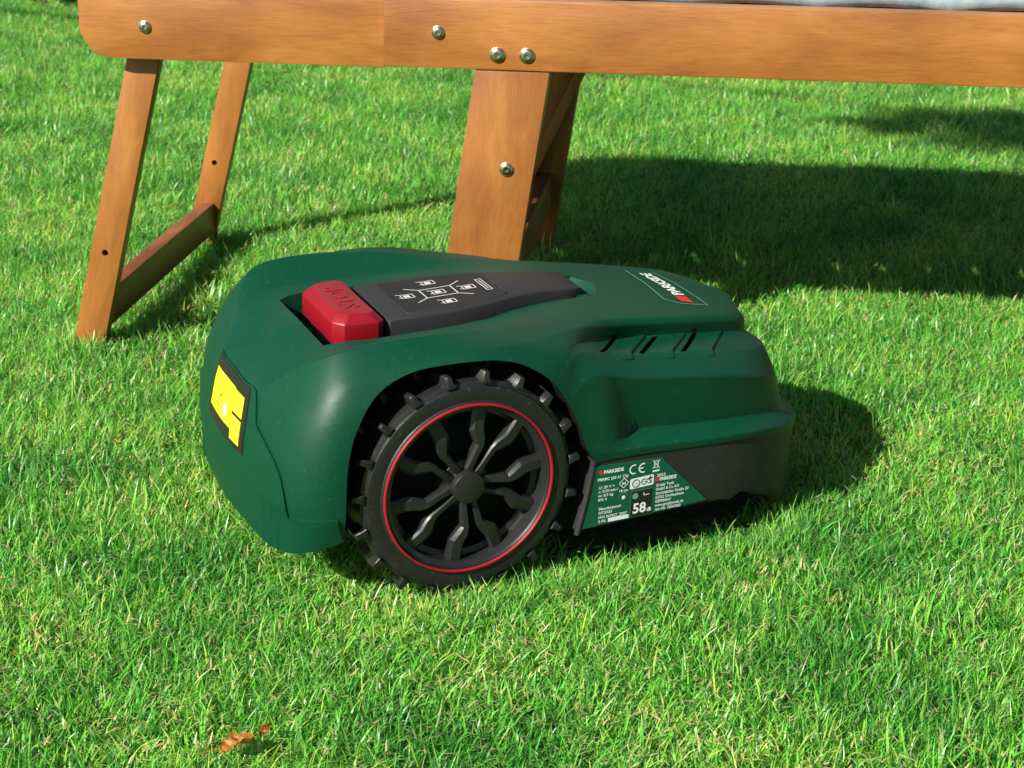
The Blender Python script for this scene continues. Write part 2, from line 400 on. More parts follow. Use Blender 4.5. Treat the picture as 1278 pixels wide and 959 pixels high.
def grid_shell():
    ts = np.unique(np.round(np.concatenate([np.linspace(0, NC - 1, (NC - 1) * 10 + 1), np.linspace(8.4, 8.9, 21)]), 5))
    RP = np.stack([ringpts(k, ts) for k in range(NR)], 1)      # T,NR,3
    prof = []
    for i in range(len(ts)):
        P = RP[i]; row = [P[0]]
        for k in range(1, NR - 1):
            a, b, c = P[k - 1], P[k], P[k + 1]
            la, lc = np.linalg.norm(a - b), np.linalg.norm(c - b)
            rk = RAD[k]
            if k in (2, 3, 4, 5): rk = np.interp(ts[i], [0, 1.0, 1.6, 6.2, 7.4], [rk, rk, .05, .05, rk])
            elif k == 6: rk = np.interp(ts[i], [0, 1.0, 1.6, 2.6, 3.4, 6.0], [rk, rk, .05, .03, .0045, rk])
            elif k == 8: rk = np.interp(ts[i], [0, 5.0, 7.0], [.0025, .0035, .012])
            ra, rc = min(rk, la * .48), min(rk, lc * .48)
            p0 = b + (a - b) * (ra / (la + 1e-9)); p2 = b + (c - b) * (rc / (lc + 1e-9))
            for q in (0, .33, .67, 1):
                row.append((1 - q) ** 2 * p0 + 2 * q * (1 - q) * b + q * q * p2)
        row.append(P[-1]); prof.append(row)
    G = np.array(prof)                                          # T,K,3
    T, K = G.shape[:2]
    V = []; idx = {}
    near = np.zeros((T, K), int); far = np.zeros((T, K), int)
    for i in range(T):
        for j in range(K):
            near[i, j] = len(V); V.append(G[i, j])
            if abs(G[i, j][1]) < 1e-7: far[i, j] = near[i, j]
            else:
                far[i, j] = len(V); V.append(G[i, j] * MIR)
    F = []
    def q(a, b, c, d):
        f = []
        for x in (a, b, c, d):
            if x not in f: f.append(x)
        if len(f) > 2: F.append(tuple(f))
    for i in range(T - 1):
        for j in range(K - 1):
            q(near[i, j], near[i + 1, j], near[i + 1, j + 1], near[i, j + 1])
            q(far[i, j], far[i, j + 1], far[i + 1, j + 1], far[i + 1, j])
        q(near[i, 0], far[i, 0], far[i + 1, 0], near[i + 1, 0])
    return V, F
V, F = grid_shell()
shell = part("shell", V, F, M_GREEN, MOW)

# wheel arches cut out of the shell
ARCH = [(-.122, -.05), (-.1255, .096), (-.1245, .135), (-.1195, .165), (-.109, .190), (-.094, .209), (-.072, .2215), (-.045, .2285), (-.012, .2305), (.018, .2295),
        (.045, .224), (.066, .2135), (.084, .199), (.099, .178), (.112, .152), (.123, .124), (.1335, .1085), (.134, .100), (.134, -.05)]
_a = np.array(ARCH); _q = np.linspace(1, len(ARCH) - 3, 60)
ARCH = [ARCH[0]] + [tuple(p) for p in pchip(np.arange(len(_a)), _a, _q)] + ARCH[-2:]
for sgn in (-1, 1):
    v, f = prism(ARCH, lambda p, s: (p[0], s, p[1]), sgn * .30, sgn * .113)
    me = mesh("arch", v, f); finish(me)
    boolean(shell, me, [M_WELL])
# pocket for the stop button and the control panel, walls splayed outward
PK = [(-.117, -.079), (-.070, -.086), (.02, -.082), (.065, -.075), (.097, -.062), (.136, -.053), (.185, -.052), (.214, -.044), (.228, -.018)]
PK = PK + [(u, -v) for u, v in PK[::-1]]
n = len(PK); cu = .06
def pk_at(p, inset, z):
    u, v = p
    if u > .18: inset *= 1.5
    du = inset * (1.0 if u > .2 else (-1.0 if u < -.1 else 0.0)) * 2.2
    return (u - du, v - math.copysign(inset, v), z)
v = [pk_at(p, .012, .197) for p in PK] + [pk_at(p, -.008, .262) for p in PK]
f = [tuple(range(n))[::-1], tuple(range(n, 2 * n))] + [(i, (i + 1) % n, n + (i + 1) % n, n + i) for i in range(n)]
me = mesh("pocket", v, f); finish(me)
for p in me.polygons:
    if p.center.z < .198: p.material_index = 1
boolean(shell, me, [M_GREEN, M_WELL])
def t_of_u(k, u):
    lo, hi = 7.0, 12.0
    for _ in range(40):
        mid = (lo + hi) / 2
        if ringpts(k, mid)[0][0] < u: lo = mid
        else: hi = mid
    return (lo + hi) / 2
def shelf_point(u, q, off):
    """q 0 = outer lip, 1 = inner foot of the shelf"""
    t = t_of_u(4, u)
    a = ringpts(4, t)[0]; b = ringpts(5, t)[0]
    p = a * (1 - q) + b * q
    return np.array([u, p[1], p[2] + off])
FIN_U = (.153, .202, .2515); FIN_L, FIN_S = .033, .044
for mir in (1, -1):
    for u0 in FIN_U:
        V = []; QS = np.linspace(.04, .97, 8)
        for q in QS:
            for du, hh in ((-.0068, -.014), (0, -.014), (0, .006), (-.0068, .006)):
                V.append(shelf_point(u0 + du + FIN_S * q, q, hh) * np.array([1, mir, 1]))
        F = [(0, 1, 2, 3), (28, 29, 30, 31)]
        for a_ in range(7):
            for b_ in range(4): F.append((a_ * 4 + b_, a_ * 4 + (b_ + 1) % 4, a_ * 4 + 4 + (b_ + 1) % 4, a_ * 4 + 4 + b_))
        me = mesh("slot", V, F); finish(me)
        boolean(shell, me, [M_WELL])
finish(shell.data, 32)

bvh = BVHTree.FromPolygons([p.co[:] for p in shell.data.vertices], [tuple(p.vertices) for p in shell.data.polygons])
def drop_top(u, v):
    h = bvh.ray_cast(Vector((u, v, .5)), Vector((0, 0, -1)))
    return h[0].z if h[0] is not None else .2

def patch(name, m, parent, tgrid, s_lo, s_hi, ns, off, rim=True, mirror=False, angle=35, inner=-.0015):
    """a plate following the shell: columns tgrid, ring range s_lo(t)..s_hi(t), standing off above it"""
    V = []; rows = len(tgrid)
    for lay in ([off, inner] if rim else [off]):
        for t in tgrid:
            for j in range(ns + 1):
                s = s_lo(t) + (s_hi(t) - s_lo(t)) * j / ns
                tt = abs(t); p = surf(tt, s); nn = surfn(max(tt, .0), s)
                o_ = off(t, j / ns) if callable(lay) else lay
                q = p + nn * o_
                if t < 0: q = q * MIR
                V.append(q)
    F = []; ix = lambda l, i, j: l * rows * (ns + 1) + i * (ns + 1) + j
    for i in range(rows - 1):
        for j in range(ns):
            F.append((ix(0, i, j), ix(0, i + 1, j), ix(0, i + 1, j + 1), ix(0, i, j + 1)))
            if rim: F.append((ix(1, i, j), ix(1, i, j + 1), ix(1, i + 1, j + 1), ix(1, i + 1, j)))
        if rim:
            for j in (0, ns): F.append((ix(0, i, j), ix(0, i + 1, j), ix(1, i + 1, j), ix(1, i, j)))
    if rim:
        for i in (0, rows - 1):
            for j in range(ns): F.append((ix(0, i, j), ix(0, i, j + 1), ix(1, i, j + 1), ix(1, i, j)))
    me = mesh(name, V, F); finish(me, angle)
    return link(name, me, parent, [m])

# rear bumper: one moulding over the tail, shoulders rounded off, low ends reaching the arches
def bump_top(t):
    a = abs(t)
    xs = [0, 1.00, 1.16, 1.5, 1.8, 1.97, 2.06, 2.10, 3.15]
    ys = [6.9, 6.9, 4.0, 3.65, 3.2, 2.75, 2.2, 1.32, 1.22]
    return float(np.interp(a, xs, ys))
tb = sorted(set([round(x, 4) for x in np.concatenate([np.linspace(0, 1.02, 9), [1.04, 1.08, 1.12, 1.16], np.linspace(1.22, 1.97, 13), [2.0, 2.03, 2.06, 2.08, 2.10], np.linspace(2.2, 3.12, 8)])]))
tb = [-t for t in tb[:0:-1]] + tb
bumper = patch("rear_bumper", M_GREEN2, MOW, tb, lambda t: 0.0, bump_top, 22, .0022)
for side in (1, -1):
    for t0 in (1.50, 1.66, 1.82):
        rib = patch("bumper_rib", M_GREEN2, bumper, [side * (t0 + d) for d in (-.03, 0.0, .03)] if side > 0 else [side * (t0 + d) for d in (.03, 0.0, -.03)],
                    lambda t: 0.02, lambda t: 1.9 - .25 * abs(abs(t) - 1.5), 8, lambda t, q: .0022 + .0022 * (1 - q) * (1 if abs(abs(t) - t0) < .01 else 0), rim=False)

# warning plate on the tail
plate = patch("warning_plate", M_LABELBLACK, MOW, list(np.linspace(-.86, .86, 17)), lambda t: 2.62, lambda t: 6.6, 12, .0031, inner=.001)
sticker = patch("warning_sticker", M_YEL, plate, list(np.linspace(-.72, .36, 12)), lambda t: 3.05, lambda t: 5.1, 8, .0036, inner=.002)
patch("warning_sticker", M_YEL, plate, list(np.linspace(.38, .72, 6)), lambda t: 3.75, lambda t: 5.0, 6, .0036, inner=.002)
patch("warning_sticker", M_YEL, plate, list(np.linspace(.37, .72, 6)), lambda t: 2.78, lambda t: 3.62, 6, .0036, inner=.002)
lines = []
Vl, Fl = [], []
for row in range(11):
    s0 = 3.2 + row * .165
    tpos = -.66
    while tpos < .30:
        ln = random.uniform(.03, .11)
        if not (-.25 < tpos < .22 and 3.2 < s0 < 3.9):
            b0 = len(Vl)
            for (tt, ss) in ((tpos, s0), (tpos + ln, s0), (tpos + ln, s0 + .075), (tpos, s0 + .075)):
                p = surf(abs(tt), ss); nn = surfn(abs(tt), ss); q = p + nn * .0041
                Vl.append(q * MIR if tt < 0 else q)
            Fl.append((b0, b0 + 1, b0 + 2, b0 + 3))
        tpos += ln + .03
o = part("sticker_print", Vl, Fl, M_INK, plate, fix=False); tag(o, kind="stuff")
def disc_on_tail(name, m, tc, sc, rt, rs, off, r_in=0.0, a0=0, a1=2 * pi):
    Vd, Fd = [], []; n = 20
    for i in range(n + 1):
        a = a0 + (a1 - a0) * i / n
        for rr in (r_in, 1.0):
            tt, ss = tc + rt * rr * cos(a), sc + rs * rr * sin(a)
            p = surf(abs(tt), ss) + surfn(abs(tt), ss) * off
            Vd.append(p * MIR if tt < 0 else p)
    for i in range(n): Fd.append((2 * i, 2 * i + 1, 2 * i + 3, 2 * i + 2))
    return part(name, Vd, Fd, m, plate, fix=False)
disc_on_tail("white_spot", M_WHITE, .11, 3.52, .075, .26, .0043)
disc_on_tail("ring_mark", M_LABELBLACK, -.12, 3.55, .11, .35, .0043, .86, pi * .55, pi * 1.2)

# vent fins on the near and far shelf: slanted plates with a dark slot at their rear end
for mir in (1, -1):
    for u0 in FIN_U:
        ln, sk = FIN_L, FIN_S
        V = []
        QS = (-.14, .02, .16, .32, .48, .64, .80, .94, 1.0); nq = len(QS)
        for (du, hh) in ((0, .0004), (ln * .5, .0014), (ln, .0028), (ln + .0022, -.0008)):
            for q in QS:
                p = shelf_point(u0 + du + sk * max(q, 0), q, hh if q > 0 else hh - .005)
                V.append(p * np.array([1, mir, 1]))
        F = []
        for i in range(3):
            for j in range(nq - 1): F.append((i * nq + j, (i + 1) * nq + j, (i + 1) * nq + j + 1, i * nq + j + 1))
        fin = part("vent_fin", V, F, M_GREEN2, MOW, 40)

# charcoal skirt under the front half
def skirt():
    ts = np.linspace(8, NC - 1, 40)
    top = ringpts(0, ts)
    T = len(ts); V = []; near = []; far = []
    for i in range(T):
        p = top[i].copy(); nn = np.array([0, -1, 0]) if i == 0 else None
        uu, vv, zz = p
        vv = vv + .0015 if vv < -.002 else vv
        uu = uu - .001
        q = (ts[i] - 8) / (NC - 9)
        zb = .033 + .006 * min(q * 3, 1) - .036 * max(0, min((q - .42) / .22, 1))
        if .44 < q < .60: zb += .010
        rowp = []
        for (h, inw) in ((1.0, 0), (.9, 0.0), (.5, .0), (.12, .0), (0.03, .001), (0, .004)):
            z = zb + (zz - .0005 - zb) * h
            ushift = -.015 * (1 - h) ** 1.3 * max(0, 1 - i / 4.0)
            k = 1 - inw / .18
            rowp.append((uu * (1 if i < T * .5 else k) + ushift, vv * k, z))
        near.append(len(V)); V += rowp
        far.append(len(V)); V += [(a, -b, c) for a, b, c in rowp]
    K = 6; F = []
    for i in range(T - 1):
        for j in range(K - 1):
            F.append((near[i] + j, near[i + 1] + j, near[i + 1] + j + 1, near[i] + j + 1))
            F.append((far[i] + j, far[i] + j + 1, far[i + 1] + j + 1, far[i + 1] + j))
        F.append((near[i], far[i], far[i + 1], near[i + 1]))
        F.append((near[i] + K - 1, near[i + 1] + K - 1, far[i + 1] + K - 1, far[i] + K - 1))
    for j in range(K - 1): F.append((near[0] + j, near[0] + j + 1, far[0] + j + 1, far[0] + j))
    return V, F
V, F = skirt()
sk_o = part("skirt", V, F, M_SKIRT, MOW, 40)
# raised lip on the arch edge of the skirt
for mir in (1, -1):
    V = []
    for i in range(9):
        h = 1 - i / 8.0
        z = .0315 + (.109 - .0315) * h
        u = .1325 - .015 * (1 - h) ** 1.3
        for du, dv in ((-.0035, -.1758), (-.0015, -.1795), (.0012, -.1792), (.0020, -.1760)):
            V.append((u + du, dv * mir, z))
    F = [(i * 4 + j, i * 4 + j + 1, i * 4 + j + 5, i * 4 + j + 4) for i in range(8) for j in range(3)] + [(i * 4 + 3, i * 4, i * 4 + 4, i * 4 + 7) for i in range(8)] + [(0, 1, 2, 3), (32, 33, 34, 35)]
    part("arch_lip", V, F, M_SKIRT, sk_o, 40)
# dark chassis between the wheels
v, f = prism([(-.15, .05), (.13, .04), (.13, .13), (-.15, .13)], lambda p, s: (p[0], s, p[1]), -.094, .094)
part("chassis", v, f, M_WELL, MOW)

# ---------------- stop button
red_out = [(-.092, -.045), (-.083, -.056), (-.049, -.0595), (-.042, -.054), (-.042, .054), (-.049, .0595), (-.083, .056), (-.092, .045)]
def scaled(poly, d, cu=-.062):
    out = []
    for u, v in poly:
        out.append((u - math.copysign(d, u - cu), v - math.copysign(d, v)))
    return out
lay = [(red_out, .2145), (red_out, .2365), (scaled(red_out, .0075), .2442)]
V = []; F = []
for poly, z in lay: V += [(u, v, z + (.000 if z < .24 else .0008 * (1 - abs(v) / .06))) for u, v in poly]
for l in range(2):
    F += [(l * 8 + i, l * 8 + (i + 1) % 8, (l + 1) * 8 + (i + 1) % 8, (l + 1) * 8 + i) for i in range(8)]
F += [tuple(range(16, 24)), tuple(range(7, -1, -1))]
me = mesh("stop_button", V, F); bevel_me(me, .0011, 2, 20); finish(me, 40)
stop = link("stop_button", me, MOW, [M_RED])
# grey bellows under it
V, F = [], []
for i in range(9):
    z = .195 + i * .0018; d = .006 + (.0018 if i % 2 else 0)
    V += [(u, v, z) for u, v in scaled(red_out, d)]
for l in range(8): F += [(l * 8 + i, l * 8 + (i + 1) % 8, (l + 1) * 8 + (i + 1) % 8, (l + 1) * 8 + i) for i in range(8)]
part("button_bellows", V, F, M_BLACK, MOW, 20)

# ---------------- text
def text_mesh(s, size, bold=0.0, align='LEFT', shear=0.0, spacing=1.0, xs=1.0):
    c = bpy.data.curves.new("text", 'FONT'); c.body = s; c.size = size; c.align_x = align
    c.offset = bold; c.shear = shear; c.space_character = spacing; c.resolution_u = 2
    o = bpy.data.objects.new("text", c); COL.objects.link(o)
    dg = bpy.context.evaluated_depsgraph_get()
    me = bpy.data.meshes.new_from_object(o.evaluated_get(dg))
    bpy.data.objects.remove(o); bpy.data.curves.remove(c)
    vs = np.array([v.co[:] for v in me.vertices]) if len(me.vertices) else np.zeros((0, 3))
    fs = [tuple(p.vertices) for p in me.polygons]
    bpy.data.meshes.remove(me)
    if len(vs): vs[:, 0] *= xs
    return vs, fs

# STOP raised letters on the button top
vs, fs = text_mesh("STOP", .027, .0002, 'CENTER')
V = [(-.067 - (y - .0095), x, .24515) for x, y, z in vs]
me = mesh("stop_letters", V, fs)
bm = bmesh.new(); bm.from_mesh(me)
r = bmesh.ops.extrude_face_region(bm, geom=bm.faces[:])
bmesh.ops.translate(bm, verts=[e for e in r["geom"] if isinstance(e, bmesh.types.BMVert)], vec=(0, 0, -.0012))
bmesh.ops.recalc_face_normals(bm, faces=bm.faces); bm.to_mesh(me); bm.free()
link("stop_letters", me, stop, [M_RED])

# ---------------- control panel
def lid_z(u): return float(np.interp(u, [-.04, .02, .09, .13, .16, .20], [.2350, .2360, .2390, .2385, .2365, .2325]))
LU = [-.038, -.035, .0, .03, .073, .103, .135, .165, .180, .187, .189]
LV = [.0505, .0545, .056, .0555, .050, .0415, .035, .0325, .030, .025, .018]
def lid_outline(ins):
    near = []
    for i, (u, v_) in enumerate(zip(LU, LV)):
        near.append((max(min(u, .189 - ins), -.038 + ins), -(v_ - ins)))
    return near
V, F = [], []
layers = [(0, -.045), (0, -.0035), (.0012, -.0010), (.0035, 0.0)]
m_ = len(LU)
rows = []
for ins, dz in layers:
    near = lid_outline(ins); pts = near + [(u, -v_) for u, v_ in near[::-1]]
    rows.append(len(V)); V += [(u, v_, lid_z(u) + dz) for u, v_ in pts]
n2 = 2 * m_
for l in range(len(layers) - 1):
    F += [(rows[l] + i, rows[l] + (i + 1) % n2, rows[l + 1] + (i + 1) % n2, rows[l + 1] + i) for i in range(n2)]
b0 = rows[-1]
for i in range(m_ - 1): F.append((b0 + i, b0 + i + 1, b0 + n2 - 2 - i, b0 + n2 - 1 - i))
lid = part("control_panel", V, F, M_LID, MOW, 40)
# key pad: slightly raised rim with a matt field
KU = [-.014, -.011, .012, .042, .072, .094, .0995, .101]
KV = [.041, .0440, .0455, .0445, .040, .034, .030, .025]
def pad(ins, dz):
    near = [(max(min(u, .101 - ins), -.014 + ins), -(v_ - ins)) for u, v_ in zip(KU, KV)]
    return [(u, v_, lid_z(u) + dz) for u, v_ in near + [(a, -b) for a, b in near[::-1]]]
V, F = [], []
ls = [(-.0035, -.0006), (-.001, .0012), (0, .0014), (.001, .0008)]
k2 = 2 * len(KU)
for i_, (ins, dz) in enumerate(ls): V += pad(ins, dz)
for l in range(3): F += [(l * k2 + i, l * k2 + (i + 1) % k2, (l + 1) * k2 + (i + 1) % k2, (l + 1) * k2 + i) for i in range(k2)]
rim = part("keypad_rim", V, F, M_LID, lid, 60)
V = pad(.001, .0008); F = [(i, i + 1, k2 - 2 - i, k2 - 1 - i) for i in range(len(KU) - 1)]
key = part("keypad", V, F, M_KEY, lid, 60)

def strokes(lines, wd, zfn, m, name, parent, off):
    V, F = [], []
    for (a, b) in lines:
        a = np.array(a, float); b = np.array(b, float); d = b - a; d /= np.linalg.norm(d) + 1e-9
        nn = np.array([-d[1], d[0]]) * wd / 2; a2 = a - d * wd * .3; b2 = b + d * wd * .3
        b0 = len(V)
        for q in (a2 - nn, b2 - nn, b2 + nn, a2 + nn): V.append((q[0], q[1], zfn(q[0]) + off))
        F.append((b0, b0 + 1, b0 + 2, b0 + 3))
    return part(name, V, F, m, parent, fix=False)
def boxl(c, a, b, sk=0):
    (u, v_) = c
    p = [(u - a, v_ - b), (u + a, v_ - b), (u + a, v_ + b), (u - a, v_ + b)]
    return [(p[i], p[(i + 1) % 4]) for i in range(4)]
IC = (.038, .0)
hexa = boxl(IC, .017, .012)
ray = [((IC[0] - .017, IC[1] + .012), (IC[0] - .030, IC[1] + .021)), ((IC[0] + .017, IC[1] + .012), (IC[0] + .030, IC[1] + .021)),
       ((IC[0] - .017, IC[1] - .012), (IC[0] - .030, IC[1] - .021)), ((IC[0] + .017, IC[1] - .012), (IC[0] + .030, IC[1] - .021))]
strokes(hexa + ray, .0011, lid_z, M_ICON, "key_frame", key, .0012)
for (cu_, cv_) in ((IC[0], IC[1]), (.038, .029), (.004, .0), (.038, -.029), (.071, .0)):
    ls_ = boxl((cu_, cv_), .0065, .0050)
    ls_ += [((cu_ - .0035 + i * .0008, cv_ - .0032), (cu_ - .0035 + i * .0008, cv_ + .0026)) for i in range(8)]
    ls_ += [((cu_ - .0065, cv_ + .005), (cu_ - .0105, cv_ + .0065)), ((cu_ - .0065, cv_ - .005), (cu_ - .0095, cv_ - .002))]
    strokes(ls_, .0010, lid_z, M_ICON, "key_icon", key, .0013)
strokes(boxl((.088, .0), .0030, .0165) + [((.088, -.013), (.088, .013))], .0009, lid_z, M_ICON, "key_icon", key, .0013)

# ---------------- badge on the front deck
def drape(vs, fs, fn, m, name, parent, off=.0008):
    V = []
    for x, y, *_ in vs:
        u, v_ = fn(x, y); V.append((u, v_, drop_top(u, v_) + off))
    return part(name, V, fs, m, parent, fix=False)
# a recessed-looking plaque outline
def deck_line(p, q, wd=.0012, seg=10):
    V, F = [], []
    p = np.array(p); q = np.array(q); d = (q - p); d /= np.linalg.norm(d); nn = np.array([-d[1], d[0]]) * wd / 2
    for i in range(seg + 1):
        c_ = p + (q - p) * i / seg
        for sg in (-1, 1):
            a = c_ + nn * sg; V.append((a[0], a[1], drop_top(*a) + .0009))
        if i: F.append((2 * i - 2, 2 * i - 1, 2 * i + 1, 2 * i))
    return V, F
Vb, Fb = [], []
for p, q in (((.284, .056), (.276, -.046)), ((.276, -.046), (.290, -.058)), ((.290, -.058), (.322, -.060)), ((.316, .050), (.322, -.060))):
    V, F = deck_line(p, q); b0 = len(Vb); Vb += V; Fb += [tuple(i + b0 for i in f) for f in F]
badge = part("badge_outline", Vb, Fb, M_OUTLINE, MOW, fix=False)
vs, fs = text_mesh("PARKSIDE", .0255, .0007, 'LEFT', 0.0, .92)
wtx = vs[:, 0].max()
sc_ = .078 / wtx
drape(vs, fs, lambda x, y: (.3085 - y * .72, -.033 + x * sc_), M_WHITE, "brand_text", badge)
shield = [(0, 0), (.016, 0), (.020, .006), (.020, .019), (0, .019)]
vv = []
for i in range(5):
    for j in range(5):
        vv.append((-.053 + .017 * i / 4 + .003 * (j / 4 - .5), .002 + .013 * j / 4))
ff = [(i * 5 + j, (i + 1) * 5 + j, (i + 1) * 5 + j + 1, i * 5 + j + 1) for i in range(4) for j in range(4)]
drape(vv, ff, lambda x, y: (.3095 - y, x), M_LOGORED, "brand_mark", badge)

# ---------------- rating label on the near side of the skirt (local u, z)
YS = -.1788
LAB = [(.1335, .1035), (.2075, .1015), (.2640, .0450), (.1215, .0372), (.1268, .060), (.1312, .086)]
V = [(u, YS, z) for u, z in LAB]
label = part("rating_label", V + [(u, -.1772, z) for u, z in LAB], [tuple(range(6)), tuple(range(11, 5, -1))] + [(i, (i + 1) % 6, 6 + (i + 1) % 6, 6 + i) for i in range(6)], M_LABELGREEN, sk_o, 30)
def lab_poly(name, pts, m, d=.0002):
    return part(name, [(u, YS - d, z) for u, z in pts], [tuple(range(len(pts)))], m, label, fix=False)
def lab_text(name, s, u, z, size, width=None, bold=0.0, m=None, d=.0003):
    vs, fs = text_mesh(s, size, bold)
    if not len(vs): return
    sx = (width / (vs[:, 0].max() - vs[:, 0].min())) if width else 1.0
    x0 = vs[:, 0].min()
    return part(name, [(u + (x - x0) * sx, YS - d, z + y) for x, y, _ in vs], fs, m or M_WHITE, label, fix=False)
def lab_arc(name, cu_, cz, r0, r1, a0, a1, m, d=.0004, n=24):
    V, F = [], []
    for i in range(n + 1):
        a = a0 + (a1 - a0) * i / n
        V += [(cu_ + r0 * cos(a), YS - d, cz + r0 * sin(a)), (cu_ + r1 * cos(a), YS - d, cz + r1 * sin(a))]
        if i: F.append((2 * i - 2, 2 * i - 1, 2 * i + 1, 2 * i))
    return part(name, V, F, m, label, fix=False)
def lab_strokes(name, lines, wd, m, d=.0004):
    V, F = [], []
    for a, b in lines:
        a = np.array(a); b = np.array(b); q = b - a; q = q / np.linalg.norm(q); nn = np.array([-q[1], q[0]]) * wd / 2
        b0 = len(V)
        for p in (a - nn, b - nn, b + nn, a + nn): V.append((p[0], YS - d, p[1]))
        F.append((b0, b0 + 1, b0 + 2, b0 + 3))
    return part(name, V, F, m, label, fix=False)
for (su, sz, tu, tw) in ((.1372, .0950, .1425, .0222), (.2012, .0768, .2065, .0195)):
    lab_poly("brand_mark", [(su, sz), (su + .0015, sz - .0008), (su + .0040, sz - .0008), (su + .0044, sz + .0034), (su, sz + .0034)], M_LOGORED)
    lab_text("brand_text", "PARKSIDE", tu, sz - .0003, .0052, tw, .00022)
lab_text("label_text", "PMRMC 250 A1 City", .1362, .0871, .0046, .0345, .0001)
for s, z, wd in (("U: 20 V ⎓", .0785, .0175), ("n: 3150 min⁻¹", .0742, .0215), ("m: 8,3 kg", .0697, .0165), ("IPX 4", .0650, .0095)):
    lab_text("label_text", s.replace("⎓", "=").replace("⁻¹", "-1"), .1378, z, .0042, wd, .00008)
for s, z, wd in (("Manufactured:", .0550, .0250), ("07/2023", .0505, .0150), ("IAN 367657_2007", .0457, .0320), ("S./N.", .0411, .0090)):
    lab_text("label_text", s, .1390, z, .0042, wd, .00008)
lab_poly("serial_box", [(.1500, .0405), (.1732, .0408), (.1732, .0450), (.1500, .0447)], M_WHITE)
for s, z, wd in (("2023", .0812, .0100), ("Grizzly Tools", .0703, .0205), ("GmbH & Co. KG", .0658, .0265), ("Stockstädter Straße 20", .0612, .0380), ("63762 Großostheim", .0566, .0330), ("GERMANY", .0522, .0185), ("www.grizzlytools.de", .0478, .0330), ("Art.-Nr. 72047003", .0432, .0300)):
    lab_text("label_text", s, .2030, z, .0044, wd, .00008)
# CE mark
lab_arc("ce_mark", .1765, .0940, .0040, .0054, pi * .38, pi * 1.62, M_WHITE)
lab_arc("ce_mark", .1868, .0940, .0040, .0054, pi * .38, pi * 1.62, M_WHITE)
lab_strokes("ce_mark", [((.1818, .0940), (.1868, .0940))], .0014, M_WHITE)
# crossed-out bin
lab_strokes("bin_mark", [((.1975, .1003), (.2055, .0912)), ((.2055, .1003), (.1975, .0912)), ((.1985, .0992), (.2045, .0992)), ((.1990, .0990), (.1998, .0918)), ((.2040, .0990), (.2032, .0918)), ((.1998, .0918), (.2032, .0918))], .0007, M_WHITE)
lab_poly("bin_mark", [(.1977, .0872), (.2056, .0875), (.2056, .0893), (.1977, .0890)], M_WHITE)
# diamond, width mark, dot
lab_strokes("protection_mark", [((.1603, .0808), (.1657, .0862)), ((.1657, .0862), (.1711, .0808)), ((.1711, .0808), (.1657, .0754)), ((.1657, .0754), (.1603, .0808))], .0007, M_WHITE)
lab_text("label_text", "III", .1637, .0791, .0040, .0040, .0001)
lab_text("label_text", "18 cm", .1612, .0713, .0038, .0095, .0001)
lab_arc("cutting_mark", .1660, .0650, 0, .0021, 0, 2 * pi, M_WHITE)
lab_arc("cutting_mark", .1655, .0650, .0048, .0053, .2, pi * .95, M_OUTLINE)
# test seal panel
V = []
lab_poly("seal_panel", [(.1738, .0722), (.1984, .0736), (.1998, .0748), (.1998, .0838), (.1986, .0850), (.1740, .0836), (.1728, .0824), (.1728, .0734)], M_WHITE)
lab_arc("seal_ring", .1797, .0779, .0036, .0045, 0, 2 * pi, M_KEY)
lab_arc("seal_ring", .1797, .0779, .0004, .0020, 0, 2 * pi, M_ICON)
lab_arc("seal_letters", .1888, .0785, .0024, .0034, pi * .3, pi * 1.75, M_KEY)
lab_strokes("seal_letters", [((.1888, .0785), (.1922, .0785)), ((.1918, .0765), (.1918, .0787)), ((.1912, .0800), (.1952, .0822)), ((.1985, .0818), (.1940, .0800)), ((.1940, .0800), (.1975, .0772)), ((.1975, .0772), (.1932, .0760)), ((.1955, .0842), (.1962, .0808))], .0010, M_KEY)
# noise rating box
lab_poly("noise_box", [(.1745, .0405), (.1995, .0412), (.1995, .0702), (.1745, .0695)], M_OUTLINE, .0002)
lab_poly("noise_box", [(.1748, .0408), (.1992, .0415), (.1992, .0699), (.1748, .0692)], M_KEY, .0003)
lab_text("noise_text", "58", .1776, .0448, .0155, .0150, .0004, d=.0005)
lab_text("noise_text", "dB", .1936, .0448, .0060, .0050, .0002, d=.0005)
lab_arc("noise_mark", .1795, .0640, .0004, .0034, 0, 2 * pi, M_OUTLINE, d=.0005)
lab_strokes("noise_mark", [((.1890, .0668), (.1893, .0635)), ((.1893, .0635), (.1955, .0640))], .0008, M_WHITE, d=.0005)

# ---------------- rear wheels (axle along local y)
def lathe(name, prof, m, parent, n=72, y0=0.0, sgn=1, angle=30, closed=True):
    """prof: list of (radius, depth); depth measured inward from the outer face"""
    V, F = [], []; k = len(prof)
    for i in range(n):
        a = 2 * pi * i / n
        for r, d in prof: V.append((r * cos(a), d * sgn, r * sin(a)))
    for i in range(n):
        for j in range(k if closed else k - 1):
            F.append((i * k + j, ((i + 1) % n) * k + j, ((i + 1) % n) * k + (j + 1) % k, i * k + (j + 1) % k))
    return part(name, V, F, m, parent, angle)

